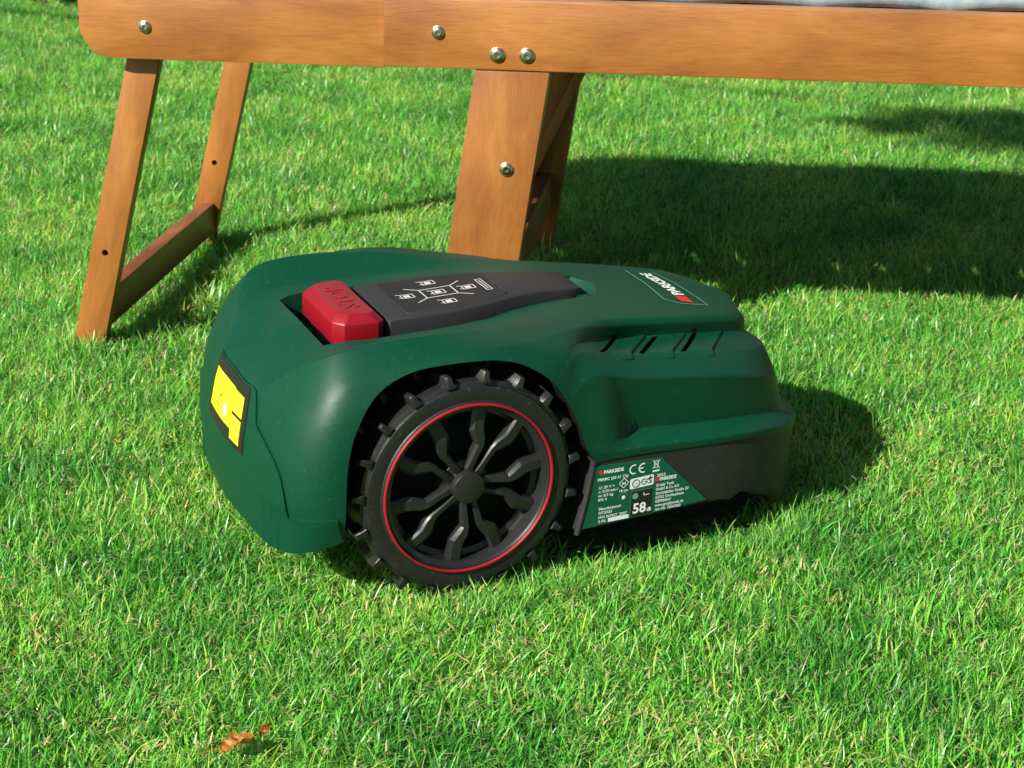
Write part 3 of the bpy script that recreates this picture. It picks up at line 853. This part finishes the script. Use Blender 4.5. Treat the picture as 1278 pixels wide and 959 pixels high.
def make_wheel(y, sgn, rot):
    W = empty("wheel", (0, 0, 0)); W.parent = MOW; W.location = (0.0, y, .1015); W.rotation_euler = (0, rot, 0)
    RO = .1085
    lathe("tyre", [(.0845, .002), (.0865, -.0015), (.089, -.0005), (.0905, .0012), (.099, .0002), (.1035, .0012), (.1045, .0035), (.1052, .0038), (.1075, .005),
                   (RO, .0085), (.1087, .035), (RO, .062), (.104, .068), (.09, .070), (.0845, .066)], M_RUBBER, W, 96, sgn=sgn)
    # lugs: outer row and inner row, half a pitch apart
    ux = []
    def lug_me(d0, d1, lean):
        V = []
        for r, hw, ta in ((.1070, .0050, 0), (.1125, .0034, .0008), (.1190, .0028, .0014)):
            for d in (d0 + ta, d1 - ta):
                sk = lean * (d - d0)
                for sg in (-1, 1): V.append((sk + sg * hw, d * sgn, r))
        F = [(0, 1, 3, 2)[::-1], (8, 9, 11, 10)]
        for l in (0, 4):
            for a, b in ((0, 1), (1, 3), (3, 2), (2, 0)): F.append((l + a, l + b, l + 4 + b, l + 4 + a))
        me = mesh("lug", V, F); bevel_me(me, .0007, 1, 30); finish(me, 40)
        me.materials.append(M_RUBBER)
        return me
    la, lb = lug_me(.0005, .030, -.18), lug_me(.040, .068, .18)
    for k in range(19):
        for me, ph in ((la, 0.0), (lb, .5)):
            o = bpy.data.objects.new("lug", me); COL.objects.link(o); o.parent = W
            o.rotation_euler = (0, 2 * pi * (k + ph) / 19, 0)
    # tread ribs between lugs (outer shoulder blocks)
    V, F = [], []
    for k in range(19):
        a0 = 2 * pi * (k + .12) / 19; a1 = 2 * pi * (k + .88) / 19
        b0 = len(V)
        for i in range(5):
            a = a0 + (a1 - a0) * i / 4
            for r, d in ((.1045, .0035), (.1090, .0060), (.1098, .0120), (.1075, .0180)):
                V.append((r * sin(a), d * sgn, r * cos(a)))
        for i in range(4):
            for j in range(3): F.append((b0 + i * 4 + j, b0 + i * 4 + j + 1, b0 + i * 4 + j + 5, b0 + i * 4 + j + 4))
        F.append((b0, b0 + 1, b0 + 2, b0 + 3)); F.append((b0 + 16, b0 + 17, b0 + 18, b0 + 19))
    part("tread_block", V, F, M_RUBBER, W, 30)
    # red accent ring
    V, F = [], []
    nr = 96
    for i in range(nr):
        a = 2 * pi * i / nr
        for j in range(6):
            b = 2 * pi * j / 6
            V.append(((.0868 + .0014 * cos(b)) * cos(a), (-.0008 + .0014 * sin(b)) * sgn, (.0868 + .0014 * cos(b)) * sin(a)))
    for i in range(nr):
        for j in range(6): F.append((i * 6 + j, ((i + 1) % nr) * 6 + j, ((i + 1) % nr) * 6 + (j + 1) % 6, i * 6 + (j + 1) % 6))
    part("red_ring", V, F, M_REDRING, W, 60)
    lathe("rim", [(.0862, .001), (.0845, .0005), (.0835, .0025), (.079, .005), (.0785, .016), (.073, .018), (.072, .034), (.076, .036), (.0862, .036)], M_RIM, W, 80, sgn=sgn)
    lathe("backing_disc", [(.0005, .030), (.024, .030), (.028, .026), (.05, .031), (.0725, .033), (.0725, .037), (.0005, .037)], M_WELL, W, 48, sgn=sgn)
    lathe("hub_cap", [(.0004, -.0002), (.0136, .0), (.0156, .0008), (.0163, .0022), (.0165, .012), (.0240, .014), (.0255, .017), (.0255, .029), (.0004, .029)], M_RIM, W, 40, sgn=sgn)
    def arm_me(side):
        # centre line (radius, sideways), half width, face depth
        st = [(.0150, .0052, .0042, .0075), (.0260, .0064, .0036, .0060), (.0425, .0078, .0042, .0040), (.0480, .0110, .0060, .0040), (.0560, .0182, .0076, .0046), (.0640, .0208, .0074, .0058), (.0820, .0250, .0076, .0080)]
        V, F = [], []
        for i, (r, s, hw, dp) in enumerate(st):
            if i == 0: tx, ty = st[1][0] - r, st[1][1] - s
            elif i == len(st) - 1: tx, ty = r - st[-2][0], s - st[-2][1]
            else: tx, ty = st[i + 1][0] - st[i - 1][0], st[i + 1][1] - st[i - 1][1]
            l = math.hypot(tx, ty); nx, ny = -ty / l, tx / l
            if i == len(st) - 1: nx, ny = -s / math.hypot(r, s), r / math.hypot(r, s)
            for (q, d) in ((-1.0, dp + .011), (-1.0, dp + .0022), (-.72, dp), (.5, dp + .0004), (1.0, dp + .0034), (1.0, dp + .011)):
                V.append((side * (s + ny * hw * q), d * sgn, r + nx * hw * q))
        k = 6
        for i in range(len(st) - 1):
            for j in range(k): F.append((i * k + j, i * k + (j + 1) % k, (i + 1) * k + (j + 1) % k, (i + 1) * k + j))
        F.append(tuple(range(k))); F.append(tuple(range((len(st) - 1) * k, len(st) * k)))
        me = mesh("spoke", V, F); finish(me, 22); me.materials.append(M_RIM)
        return me
    arms = [arm_me(1), arm_me(-1)]
    for k in range(5):
        for me in arms:
            o = bpy.data.objects.new("spoke", me); COL.objects.link(o); o.parent = W
            o.rotation_euler = (0, 2 * pi * k / 5, 0)
        # root bolt between arms
        V = []
    return W
make_wheel(-.1750, 1, R(27))
make_wheel(.1750, -1, R(10))

# ================================================================== WOODEN LOUNGER
PSI = .1237; D0 = 2.1564
Nn = Vector((sin(PSI), cos(PSI), 0)); Tt = Vector((cos(PSI), -sin(PSI), 0))
LB = Nn * D0
LOU = empty("sun_lounger", LB, (0, 0, -PSI))       # local x along the rail, local y away, z up
tag(LOU, "oiled orange-brown wooden sun lounger with bolted legs standing behind the mower", "sun lounger")

def board(name, poly, y0, y1, m, parent, ang=None, origin=None, bev=.0018):
    """board whose outline poly (x, z) lies in the rail plane, from depth y0 to y1; local x runs along the grain"""
    if origin is None:
        origin = (sum(p[0] for p in poly) / len(poly), sum(p[1] for p in poly) / len(poly))
    a = ang or 0.0
    ca, sa = cos(a), sin(a)
    loc = []
    for x, z in poly:
        dx, dz = x - origin[0], z - origin[1]
        loc.append((dx * ca + dz * sa, -dx * sa + dz * ca))
    v, f = prism(loc, lambda p, s: (p[0], s, p[1]), 0, y1 - y0)
    me = mesh(name, v, f); bevel_me(me, bev, 2, 30); finish(me, 30)
    o = link(name, me, parent, [m])
    o.location = (origin[0], y0, origin[1]); o.rotation_euler = (0, -a, 0)
    return o
ZB, ZT = .3895, .4755
# near rail: main board and the slightly set-back head board with a rounded end
rail = board("side_rail", [(-.4335, ZB), (1.35, ZB), (1.35, ZT), (-.4335, ZT)], 0, .026, M_WOOD, LOU, bev=.003)
def rounded_end(x0, x1, zb, zt, r, n=8):
    pts = [(x1, zb), (x1, zt), (x0, zt)]
    for i in range(n + 1):
        a = pi + (pi / 2) * i / n
        pts.append((x0 + r + r * cos(a), zb + r + r * sin(a)))
    return pts
head = board("head_rail", rounded_end(-.8265, -.4335 - .0004, .3872, .4698, .042), .0065, .0325, M_WOOD, LOU)
WD = .665
board("side_rail", [(-.4335, ZB), (1.35, ZB), (1.35, ZT), (-.4335, ZT)], WD, WD + .026, M_WOOD, LOU)
board("head_rail", rounded_end(-.8265, -.4335 - .0004, .3872, .4698, .042), WD - .0025, WD + .0235, M_WOOD, LOU)
# slats across the bed
xs_ = -.80
while xs_ < 1.3:
    v, f = prism([(xs_, .030), (xs_ + .058, .030), (xs_ + .058, WD - .002), (xs_, WD - .002)], lambda p, s: (p[1], -p[0], s), .446, .462)
    me = mesh("slat", v, f); bevel_me(me, .0015, 1); finish(me, 30)
    o = link("slat", me, LOU, [M_WOOD_DARK]); o.rotation_euler = (0, 0, pi / 2)
    xs_ += .073

def slanted(xt, zt, xb, zb, wd):
    """leg outline: horizontal width wd, ends cut level"""
    return [(xb - wd / 2, zb), (xb + wd / 2, zb), (xt + wd / 2, zt), (xt - wd / 2, zt)]
def hole(o, x, z, r=.0045, depth=.02):
    """drilled hole in a board, x/z in the lounger frame"""
    a = -o.rotation_euler[1]
    dx, dz = x - o.location.x, z - o.location.z
    cx, cz = dx * cos(a) + dz * sin(a), -dx * sin(a) + dz * cos(a)
    poly = [(cx + r * cos(2 * pi * i / 16), cz + r * sin(2 * pi * i / 16)) for i in range(16)]
    v, f = prism(poly, lambda p, s: (p[0], s, p[1]), -.01, depth)
    me = mesh("drill", v, f); finish(me)
    boolean(o, me, [M_WOOD_DARK]); finish(o.data, 30)
# folding head legs
aL = atan2(.44, .108)
for y0 in (.034, .548):
    lg = board("leg", slanted(-.7455, .42, -.8570, -.014, .0435), y0, y0 + .022, M_WOOD, LOU, aL)
    if y0 < .1: hole(lg, -.8235, .1215)
    else: hole(lg, -.8235, .1288)
v = None
def beam(name, x, z, hx, hz, y0, y1, m, tilt=0.0):
    poly = [(-hx, -hz), (hx, -hz), (hx, hz), (-hx, hz)]
    vv_, ff_ = prism(poly, lambda p, s: (s, -p[0], p[1]), 0, y1 - y0)
    me = mesh(name, vv_, ff_); bevel_me(me, .0015, 2); finish(me, 30)
    o = link(name, me, LOU, [m]); o.location = (x, y0, z); o.rotation_euler = Matrix.Rotation(tilt, 3, 'Y').to_euler() if 0 else (tilt, 0, pi / 2)
    return o
beam("stretcher", -.8385, .038, .011, .024, .0555, .5485, M_WOOD_DARK)
# fixed middle legs
aM = atan2(.40, .0585)
for y0 in (.0012, WD - .028):
    top = .3885 if y0 < .1 else .3885
    board("leg", slanted(-.2730, top, -.3330, -.022, .0935), y0, y0 + .0265, M_WOOD, LOU, aM)
beam("stretcher", -.300, .085, .014, .028, .0285, WD - .0285, M_WOOD_DARK)
# diagonal brace behind the far middle leg's front
board("brace", [(-.357, .052), (-.343, .044), (-.1915, .372), (-.2055, .380)], WD - .052, WD - .0295, M_WOOD, LOU, atan2(.328, .153))
# cross beam under the bed, joins the rails
beam("bed_beam", -.262, .425, .012, .017, .0265, WD - .0005, M_WOOD_DARK)

# bolts: washer, domed head, hex socket
def bolt_me():
    V, F = [], []
    prof = [(.0098, 0), (.0098, -.0009), (.0088, -.0013), (.0085, -.0026), (.0074, -.0036), (.0044, -.0040), (.0034, -.0040), (.0032, -.0012), (.0002, -.0010)]
    n = 24
    for i in range(n):
        a = 2 * pi * i / n
        for j, (r, d) in enumerate(prof):
            if 6 <= j <= 7: r *= 1.0 / cos(((a + pi / 6) % (pi / 3)) - pi / 6) * .93
            V.append((r * cos(a), d, r * sin(a)))
    k = len(prof)
    for i in range(n):
        for j in range(k - 1): F.append((i * k + j, ((i + 1) % n) * k + j, ((i + 1) % n) * k + j + 1, i * k + j + 1))
    me = mesh("bolt", V, F); finish(me, 40); me.materials.append(M_METAL)
    return me
BM = bolt_me()
for x, z, y, s in ((-.7401, .4277, .0065, .82), (-.3649, .4334, 0, .85), (-.2910, .4083, 0, 1.0), (-.2543, .4086, 0, 1.0), (-.2786, .2652, .0012, .92)):
    o = bpy.data.objects.new("bolt", BM); COL.objects.link(o); o.parent = LOU
    o.location = (x, y, z); o.scale = (s, 1, s); o.rotation_euler = (0, random.uniform(0, 1), 0)

# ================================================================== MATTRESS ON THE LOUNGER
def mattress():
    nx, ny = 120, 24
    x0, x1, y0, y1, zb, zt = -.81, 1.32, .045, .655, .468, .60
    r = .045
    prof = []
    for j_ in range(13):
        a = -pi / 2 + pi * j_ / 12
        prof.append((abs(cos(a)) ** .35 if j_ not in (0, 12) else 0.0, math.copysign(abs(sin(a)) ** .8, sin(a))))
    V, F = [], []
    cx, cy = (x0 + x1) / 2, (y0 + y1) / 2
    # superellipsoid-like cushion: perimeter loop x vertical profile
    per = []
    m = 240
    hx, hy, rc = (x1 - x0) / 2, (y1 - y0) / 2, .05
    def perim(s):
        L1, L2 = 2 * (hx - rc), 2 * (hy - rc); arc = pi / 2 * rc; tot = 2 * (L1 + L2) + 4 * arc
        d = s * tot
        segs = [('l', -hx + rc, -hy, 1, 0, L1), ('a', hx - rc, -hy + rc, -pi / 2, 0, arc), ('l', hx, -hy + rc, 0, 1, L2), ('a', hx - rc, hy - rc, 0, 0, arc),
                ('l', hx - rc, hy, -1, 0, L1), ('a', -hx + rc, hy - rc, pi / 2, 0, arc), ('l', -hx, hy - rc, 0, -1, L2), ('a', -hx + rc, -hy + rc, pi, 0, arc)]
        for k_, a, b, c, e, ln in segs:
            if d <= ln:
                if k_ == 'l': return (a + c * d, b + e * d)
                an = c + d / rc
                return (a + rc * cos(an), b + rc * sin(an))
            d -= ln
        return (-hx + rc, -hy)
    for i in range(m):
        px, py = perim(i / m)
        qn = .008 * abs(sin(px * 19)) ** .6
        for j, (c_, s_) in enumerate(prof):
            bul = (1 - c_) * .05
            k = 1 - bul / hy
            kx = 1 - bul / hx
            zz = (zb + zt) / 2 + s_ * ((zt - zb) / 2 - .0) + (qn - .006) * (1 if s_ < 0 else -1) * (abs(s_))
            V.append((cx + px * kx, cy + py * k, zz))
    k = len(prof)
    for i in range(m):
        for j in range(k - 1): F.append((i * k + j, ((i + 1) % m) * k + j, ((i + 1) % m) * k + j + 1, i * k + j + 1))
    F.append(tuple(i * k + k - 1 for i in range(m))); F.append(tuple(i * k for i in range(m))[::-1])
    return V, F
V, F = mattress()
mt = part("mattress", V, F, M_FABRIC, None, 60)
mt.location = LB; mt.rotation_euler = (0, 0, -PSI)
tag(mt, "pale blue padded mattress lying on the wooden sun lounger", "mattress")

# ================================================================== DEAD LEAVES IN THE LAWN
def dead_leaf(name, loc, size, rz, label, stem=True):
    root = empty(name, loc, (R(14), R(-12), rz))
    V, F = [], []
    nu, nv = 22, 14
    for i in range(nu + 1):
        x = i / nu
        wd = .30 * math.sin(pi * min(1, x * 1.02)) ** .75 * (1 + .26 * math.sin(x * 19) + .12 * math.sin(x * 43))
        for j in range(nv + 1):
            y = (j / nv - .5) * 2
            V.append((size * x, size * wd * y, size * (.42 * abs(y) ** 1.5 * wd * 2 + .10 * math.sin(5 * x + 2 * y) + .05 * math.sin(17 * x + 5 * y) + .035 * math.sin(23 * y + 9 * x) + .12 * x * x)))
    for i in range(nu):
        for j in range(nv): F.append((i * (nv + 1) + j, (i + 1) * (nv + 1) + j, (i + 1) * (nv + 1) + j + 1, i * (nv + 1) + j + 1))
    part("leaf_blade", V, F, M_DEAD, root, 80)
    if stem:
        V, F = [], []
        for i in range(7):
            x = -i / 6 * .75; rr = size * (.022 - .008 * i / 6)
            for k in range(5):
                a = 2 * pi * k / 5
                V.append((size * x, rr * cos(a), rr * sin(a) + size * (.05 + .10 * x * x)))
        for i in range(6):
            for k in range(5): F.append((i * 5 + k, (i + 1) * 5 + k, (i + 1) * 5 + (k + 1) % 5, i * 5 + (k + 1) % 5))
        part("leaf_stem", V, F, M_DEAD, root, 80)
    tag(root, label, "leaf")
dead_leaf("dead_leaf", (-.2330, 1.242, -.001), .029, R(12), "curled brown dead leaf with a long stem lying in the grass")
dead_leaf("dead_leaf", (-.2040, 1.262, .000), .014, R(60), "tiny orange scrap of dead leaf beside the larger curled leaf", False)

# ================================================================== GRASS
def tuft(seed, nbl, rad, hmin, hmax, wmin, wmax, lean, straw):
    rg = random.Random(seed)
    V, F, Cc = [], [], []
    for b in range(nbl):
        a = rg.uniform(0, 2 * pi); rr = rad * math.sqrt(rg.random())
        bx, by = rr * cos(a), rr * sin(a)
        h = rg.uniform(hmin, hmax) * (1.0 if rg.random() > .08 else 1.35)
        wd = rg.uniform(wmin, wmax)
        az = rg.uniform(0, 2 * pi); ln = abs(rg.gauss(0, lean)) + .12
        face = az + rg.uniform(-.9, .9) + pi / 2
        dx, dy = cos(az), sin(az)
        fx, fy = cos(face) * wd / 2, sin(face) * wd / 2
        k = rg.random()
        if k < straw: col = (rg.uniform(.50, .72), rg.uniform(.50, .66), rg.uniform(.20, .34))
        elif k < straw + .20: col = (rg.uniform(.32, .45), rg.uniform(.62, .75), rg.uniform(.10, .19))
        elif k < straw + .36: col = (rg.uniform(.03, .05), rg.uniform(.16, .24), rg.uniform(.02, .04))
        else: col = (rg.uniform(.14, .24), rg.uniform(.50, .68), rg.uniform(.045, .10))
        lie = k < straw
        pts = []
        cur = rg.uniform(.25, .9)
        nseg = 3
        x, y, z = bx, by, -.004
        pitch = min(ln * .6, 1.2)
        if lie: h *= .42; wd *= .75; fx *= .75; fy *= .75; pitch = rg.uniform(.9, 1.6); z = rg.uniform(.004, .020); cur = .15; ln = .1
        b0 = len(V)
        for s in range(nseg + 1):
            t = s / nseg
            ww = (1.0, .95, .70, 0.0)[s]
            if s < nseg:
                V.append((x - fx * ww, y - fy * ww, z)); V.append((x + fx * ww, y + fy * ww, z))
            else: V.append((x, y, z))
            sl = h / nseg
            x += dx * sin(pitch) * sl; y += dy * sin(pitch) * sl; z += cos(pitch) * sl
            pitch += (ln * .6 + cur) / nseg
        F += [(b0, b0 + 1, b0 + 3, b0 + 2), (b0 + 2, b0 + 3, b0 + 5, b0 + 4), (b0 + 4, b0 + 5, b0 + 6)]
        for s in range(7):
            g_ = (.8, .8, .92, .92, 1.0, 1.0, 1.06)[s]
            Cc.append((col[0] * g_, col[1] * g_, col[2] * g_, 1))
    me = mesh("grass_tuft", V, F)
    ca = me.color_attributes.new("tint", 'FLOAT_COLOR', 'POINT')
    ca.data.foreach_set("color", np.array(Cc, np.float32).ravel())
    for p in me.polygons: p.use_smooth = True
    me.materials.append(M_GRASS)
    return me
tufts = bpy.data.collections.new("grass_tufts")
specs = []
for i in range(8): specs.append((100 + i, 96, .034, .014, .033, .0009, .0022, 1.0, .07))
for i in range(3): specs.append((200 + i, 36, .030, .022, .046, .0013, .0030, .7, .03))
for i in range(2): specs.append((300 + i, 40, .034, .010, .024, .0012, .0028, 1.1, .26))
for s in specs:
    o = bpy.data.objects.new("grass_tuft_%02d" % len(tufts.objects), tuft(*s)); tufts.objects.link(o)

def make_lawn_points():
    P = []
    def field(x0, x1, y0, y1, step):
        nx, ny = int((x1 - x0) / step), int((y1 - y0) / step)
        gx, gy = np.meshgrid(np.arange(nx), np.arange(ny))
        x = x0 + (gx.ravel() + rng.random(nx * ny)) * step; y = y0 + (gy.ravel() + rng.random(nx * ny)) * step
        return np.stack([x, y], 1)
    near = field(-1.25, 1.25, .75, 3.0, .0225)
    mid = field(-2.6, 2.6, 3.0, 6.2, .030)
    s1 = field(-3.2, -1.25, .3, 3.0, .036); s2 = field(1.25, 3.2, .3, 3.0, .036); s3 = field(-1.25, 1.25, .0, .75, .034)
    far = field(-6, 6, 6.2, 9.0, .06)
    return near, mid, s1, s2, s3, far
groups = make_lawn_points()
P = np.concatenate(groups)
SCL = np.concatenate([np.full(len(g), s) for g, s in zip(groups, (1.0, 1.12, 1.3, 1.3, 1.2, 2.0))])
# keep the machine's footprint clear (skirt and wheels stand there)
mo = np.array([MOW.location.x, MOW.location.y]); cy, sy = cos(YAW), sin(YAW)
du = (P[:, 0] - mo[0]) * cy + (P[:, 1] - mo[1]) * sy; dv = -(P[:, 0] - mo[0]) * sy + (P[:, 1] - mo[1]) * cy
front = np.clip(1 - np.clip((du - .25) / .2, 0, 1) ** 2, 0, 1)
inside = (du > .112) & (du < .425) & (np.abs(dv) < .168 * np.sqrt(front + 1e-6))
under = inside & ~((np.abs(du) < .03) & (np.abs(dv) > .15))
P = P[~under]; SCL = SCL[~under]
du = du[~under]; dv = dv[~under]
# longer uncut blades along the machine's edge and around the lounger's legs
eu = np.concatenate([rng.uniform(-.10, .43, 170), rng.uniform(-.20, .43, 60)]); ev = np.concatenate([-.198 - rng.gamma(1.5, .012, 170), rng.uniform(.19, .24, 60)])
ev[:170] += np.clip((eu[:170] - .30) / .13, 0, 1) ** 2 * .10
E_ = np.stack([mo[0] + eu * cy - ev * sy, mo[1] + eu * sy + ev * cy], 1)
lx = np.array([-.855, -.855, -.333, -.333]); ly = np.array([.02, .56, .01, .66])
LG = np.concatenate([np.stack([a_ + rng.normal(0, .022, 14), b_ + rng.normal(0, .022, 14) - .012], 1) for a_, b_ in zip(lx, ly)])
LGW = np.stack([LB.x + LG[:, 0] * cos(PSI) + LG[:, 1] * sin(PSI), LB.y - LG[:, 0] * sin(PSI) + LG[:, 1] * cos(PSI)], 1)
n_edge = len(E_) + len(LGW)
P = np.concatenate([P, E_, LGW]); SCL = np.concatenate([SCL, np.full(n_edge, .8)])
du = np.concatenate([du, np.full(n_edge, 9.)]); dv = np.concatenate([dv, np.full(n_edge, 9.)])
def vnoise(x, y, s, seed):
    r2 = np.random.default_rng(seed); g = r2.random((64, 64))
    xi, yi = x * s, y * s; i0, j0 = np.floor(xi).astype(int), np.floor(yi).astype(int); fx, fy = xi - i0, yi - j0
    fx = fx * fx * (3 - 2 * fx); fy = fy * fy * (3 - 2 * fy)
    a = g[i0 % 64, j0 % 64]; b = g[(i0 + 1) % 64, j0 % 64]; c = g[i0 % 64, (j0 + 1) % 64]; d = g[(i0 + 1) % 64, (j0 + 1) % 64]
    return (a * (1 - fx) + b * fx) * (1 - fy) + (c * (1 - fx) + d * fx) * fy
nz = vnoise(P[:, 0], P[:, 1], 3.1, 3) * .6 + vnoise(P[:, 0], P[:, 1], 11, 4) * .4
dry = vnoise(P[:, 0], P[:, 1], 2.0, 5) * .55 + vnoise(P[:, 0], P[:, 1], 7.0, 6) * .45
n_ = len(P)
kind = rng.integers(0, 8, n_)
tall = rng.random(n_) < (.035 + .14 * np.clip((nz - .5) * 3, 0, 1))
kind[tall] = 8 + rng.integers(0, 3, tall.sum())
brown = rng.random(n_) < (.06 + .55 * np.clip((dry - .52) * 3, 0, 1))
kind[brown] = 11 + rng.integers(0, 2, brown.sum())
hz = (.78 + .45 * nz) * rng.uniform(.85, 1.15, n_)
# shorter where the machine presses on it
close = (du > -.17) & (du < .45) & (np.abs(dv) < .215)
hz[close] *= .85
kind[-n_edge:] = 8 + rng.integers(0, 3, n_edge); hz[-n_edge:] = rng.uniform(.8, 1.25, n_edge); hz[-len(LGW):] *= 1.3
me = bpy.data.meshes.new("grass")
me.from_pydata([(x, y, -.020) for x, y in P], [], [])
a = me.attributes.new("kind", 'INT', 'POINT'); a.data.foreach_set("value", kind.astype(np.int32))
a = me.attributes.new("rot", 'FLOAT_VECTOR', 'POINT')
rot = np.stack([rng.normal(0, .10, n_), rng.normal(0, .10, n_), rng.uniform(0, 2 * pi, n_)], 1).astype(np.float32)
a.data.foreach_set("vector", rot.ravel())
a = me.attributes.new("scl", 'FLOAT_VECTOR', 'POINT')
sc3 = np.stack([SCL, SCL, hz * np.minimum(SCL, 1.15)], 1).astype(np.float32); a.data.foreach_set("vector", sc3.ravel())
grass = link("grass", me); tag(grass, "short bright green lawn grass with dry straw bits", "grass", kind="stuff")
ng = bpy.data.node_groups.new("grass_scatter", 'GeometryNodeTree')
ng.interface.new_socket("Geometry", in_out='INPUT', socket_type='NodeSocketGeometry')
ng.interface.new_socket("Geometry", in_out='OUTPUT', socket_type='NodeSocketGeometry')
gi = ng.nodes.new("NodeGroupInput"); go = ng.nodes.new("NodeGroupOutput")
iop = ng.nodes.new("GeometryNodeInstanceOnPoints"); ci = ng.nodes.new("GeometryNodeCollectionInfo")
ci.inputs["Collection"].default_value = tufts; ci.inputs["Separate Children"].default_value = True; ci.inputs["Reset Children"].default_value = True
def attr(name, typ):
    nd = ng.nodes.new("GeometryNodeInputNamedAttribute"); nd.data_type = typ; nd.inputs["Name"].default_value = name; return nd
k_, r__, s__ = attr("kind", 'INT'), attr("rot", 'FLOAT_VECTOR'), attr("scl", 'FLOAT_VECTOR')
e2r = ng.nodes.new("FunctionNodeEulerToRotation")
ng.links.new(gi.outputs[0], iop.inputs["Points"]); ng.links.new(ci.outputs[0], iop.inputs["Instance"])
iop.inputs["Pick Instance"].default_value = True
ng.links.new(k_.outputs["Attribute"], iop.inputs["Instance Index"])
ng.links.new(r__.outputs["Attribute"], e2r.inputs[0]); ng.links.new(e2r.outputs[0], iop.inputs["Rotation"])
ng.links.new(s__.outputs["Attribute"], iop.inputs["Scale"]); ng.links.new(iop.outputs[0], go.inputs[0])
md = grass.modifiers.new("scatter", 'NODES'); md.node_group = ng

# ================================================================== HEDGE BEYOND THE LAWN
def leaves(name, pts, m, parent, smin, smax, rg, asp=.5):
    V, F = [], []
    for c in pts:
        s_ = rg.uniform(smin, smax)
        u = Vector((rg.gauss(0, 1), rg.gauss(0, 1), rg.gauss(0, .6))).normalized()
        q = u.cross(Vector((rg.gauss(0, 1), rg.gauss(0, 1), rg.gauss(0, 1)))).normalized()
        c = Vector(c); b0 = len(V); k = u.cross(q) * s_ * .18
        V += [c - u * s_, c + q * s_ * asp + k, c + u * s_, c - q * s_ * asp + k]; F += [(b0, b0 + 1, b0 + 2), (b0, b0 + 2, b0 + 3)]
    return part(name, V, F, m, parent, fix=False)
def limb(V, F, pts, rads, n=6):
    b0 = len(V)
    for c, r in zip(pts, rads):
        for j in range(n): V.append((c[0] + r * cos(2 * pi * j / n), c[1] + r * sin(2 * pi * j / n), c[2]))
    for l in range(len(pts) - 1):
        for j in range(n): F.append((b0 + l * n + j, b0 + l * n + (j + 1) % n, b0 + (l + 1) * n + (j + 1) % n, b0 + (l + 1) * n + j))
rg = random.Random(5)
HED = empty("hedge", (0, 5.95, -.02))
tag(HED, "tall dark leafy hedge along the far edge of the lawn behind the lounger", "hedge")
pts = []
for k in range(26000):
    x = rg.uniform(-5.5, 6.5); z = .02 + 2.3 * rg.random()
    fr = rg.random()
    y = -.42 + .10 * sin(x * 2.3) + .07 * sin(x * 6.1 + z * 4) + (abs(rg.gauss(0, .10)) if fr < .75 else rg.uniform(0, .9))
    pts.append((x, y, z))
leaves("foliage", pts, M_HEDGE, HED, .022, .05, rg)
V, F = [], []
for k in range(34):
    x = -5.4 + k * .35 + rg.uniform(-.1, .1)
    limb(V, F, [(x, 0, 0), (x + .05, .03, .8), (x - .05, .05, 1.6), (x, .03, 2.2)], [.022, .018, .012, .004])
part("stem", V, F, M_BARK, HED, 80)

# ================================================================== ADDED TREE out of view, placed to cast the shadow patch at the right
TR = empty("unseen_shade_tree", (-4.6, 3.1, -.02))
tag(TR, "added unseen tree whose leafy bough casts the shadow patch on the lawn", "tree")
tip = Vector((1.20, 3.78, 0)) + SUN_DIR * 5.4 - Vector((-4.6, 3.1, -.02))
V, F = [], []
limb(V, F, [(0, 0, 0), (.02, -.01, 1.0), (.05, -.02, 2.0), (.06, -.05, 2.9), (.0, 0, 3.9)], [.085, .07, .058, .045, .012], 9)
part("trunk", V, F, M_BARK, TR, 60)
V, F = [], []
limb(V, F, [(.06, -.04, 2.5), (tip.x * .45, tip.y * .45, 2.85), (tip.x, tip.y, tip.z)], [.03, .02, .006])
for a in (.6, 2.2, 3.9, 5.3): limb(V, F, [(.06, -.05, 2.8), (.06 + .5 * cos(a), .5 * sin(a), 3.3), (.06 + .9 * cos(a), .9 * sin(a), 3.5)], [.03, .02, .006])
part("bough", V, F, M_BARK, TR, 60)
pts = []
for k in range(1000):
    gx, gy = rg.choice([(.84, 3.82), (.94, 3.92), (1.03, 3.78), (1.14, 3.92), (1.25, 3.78), (1.33, 3.60), (1.18, 3.64), (1.40, 3.88), (1.0, 3.64), (1.12, 3.54), (1.3, 3.48), (1.45, 3.62)])
    # leaf clumps set along sun rays so their shadow lands on the patch
    p = Vector((gx + rg.gauss(0, .06), gy + rg.gauss(0, .05), 0)) + SUN_DIR * rg.uniform(5.15, 5.65) - TR.location
    pts.append(p)
for k in range(1500):
    d = Vector((rg.gauss(0, 1), rg.gauss(0, 1), rg.gauss(0, .8))).normalized() * (rg.random() ** .4)
    pts.append(Vector((.06 + d.x * .9, d.y * .9, 3.55 + d.z * .6)))
leaves("crown", pts, M_HEDGE, TR, .025, .05, rg)
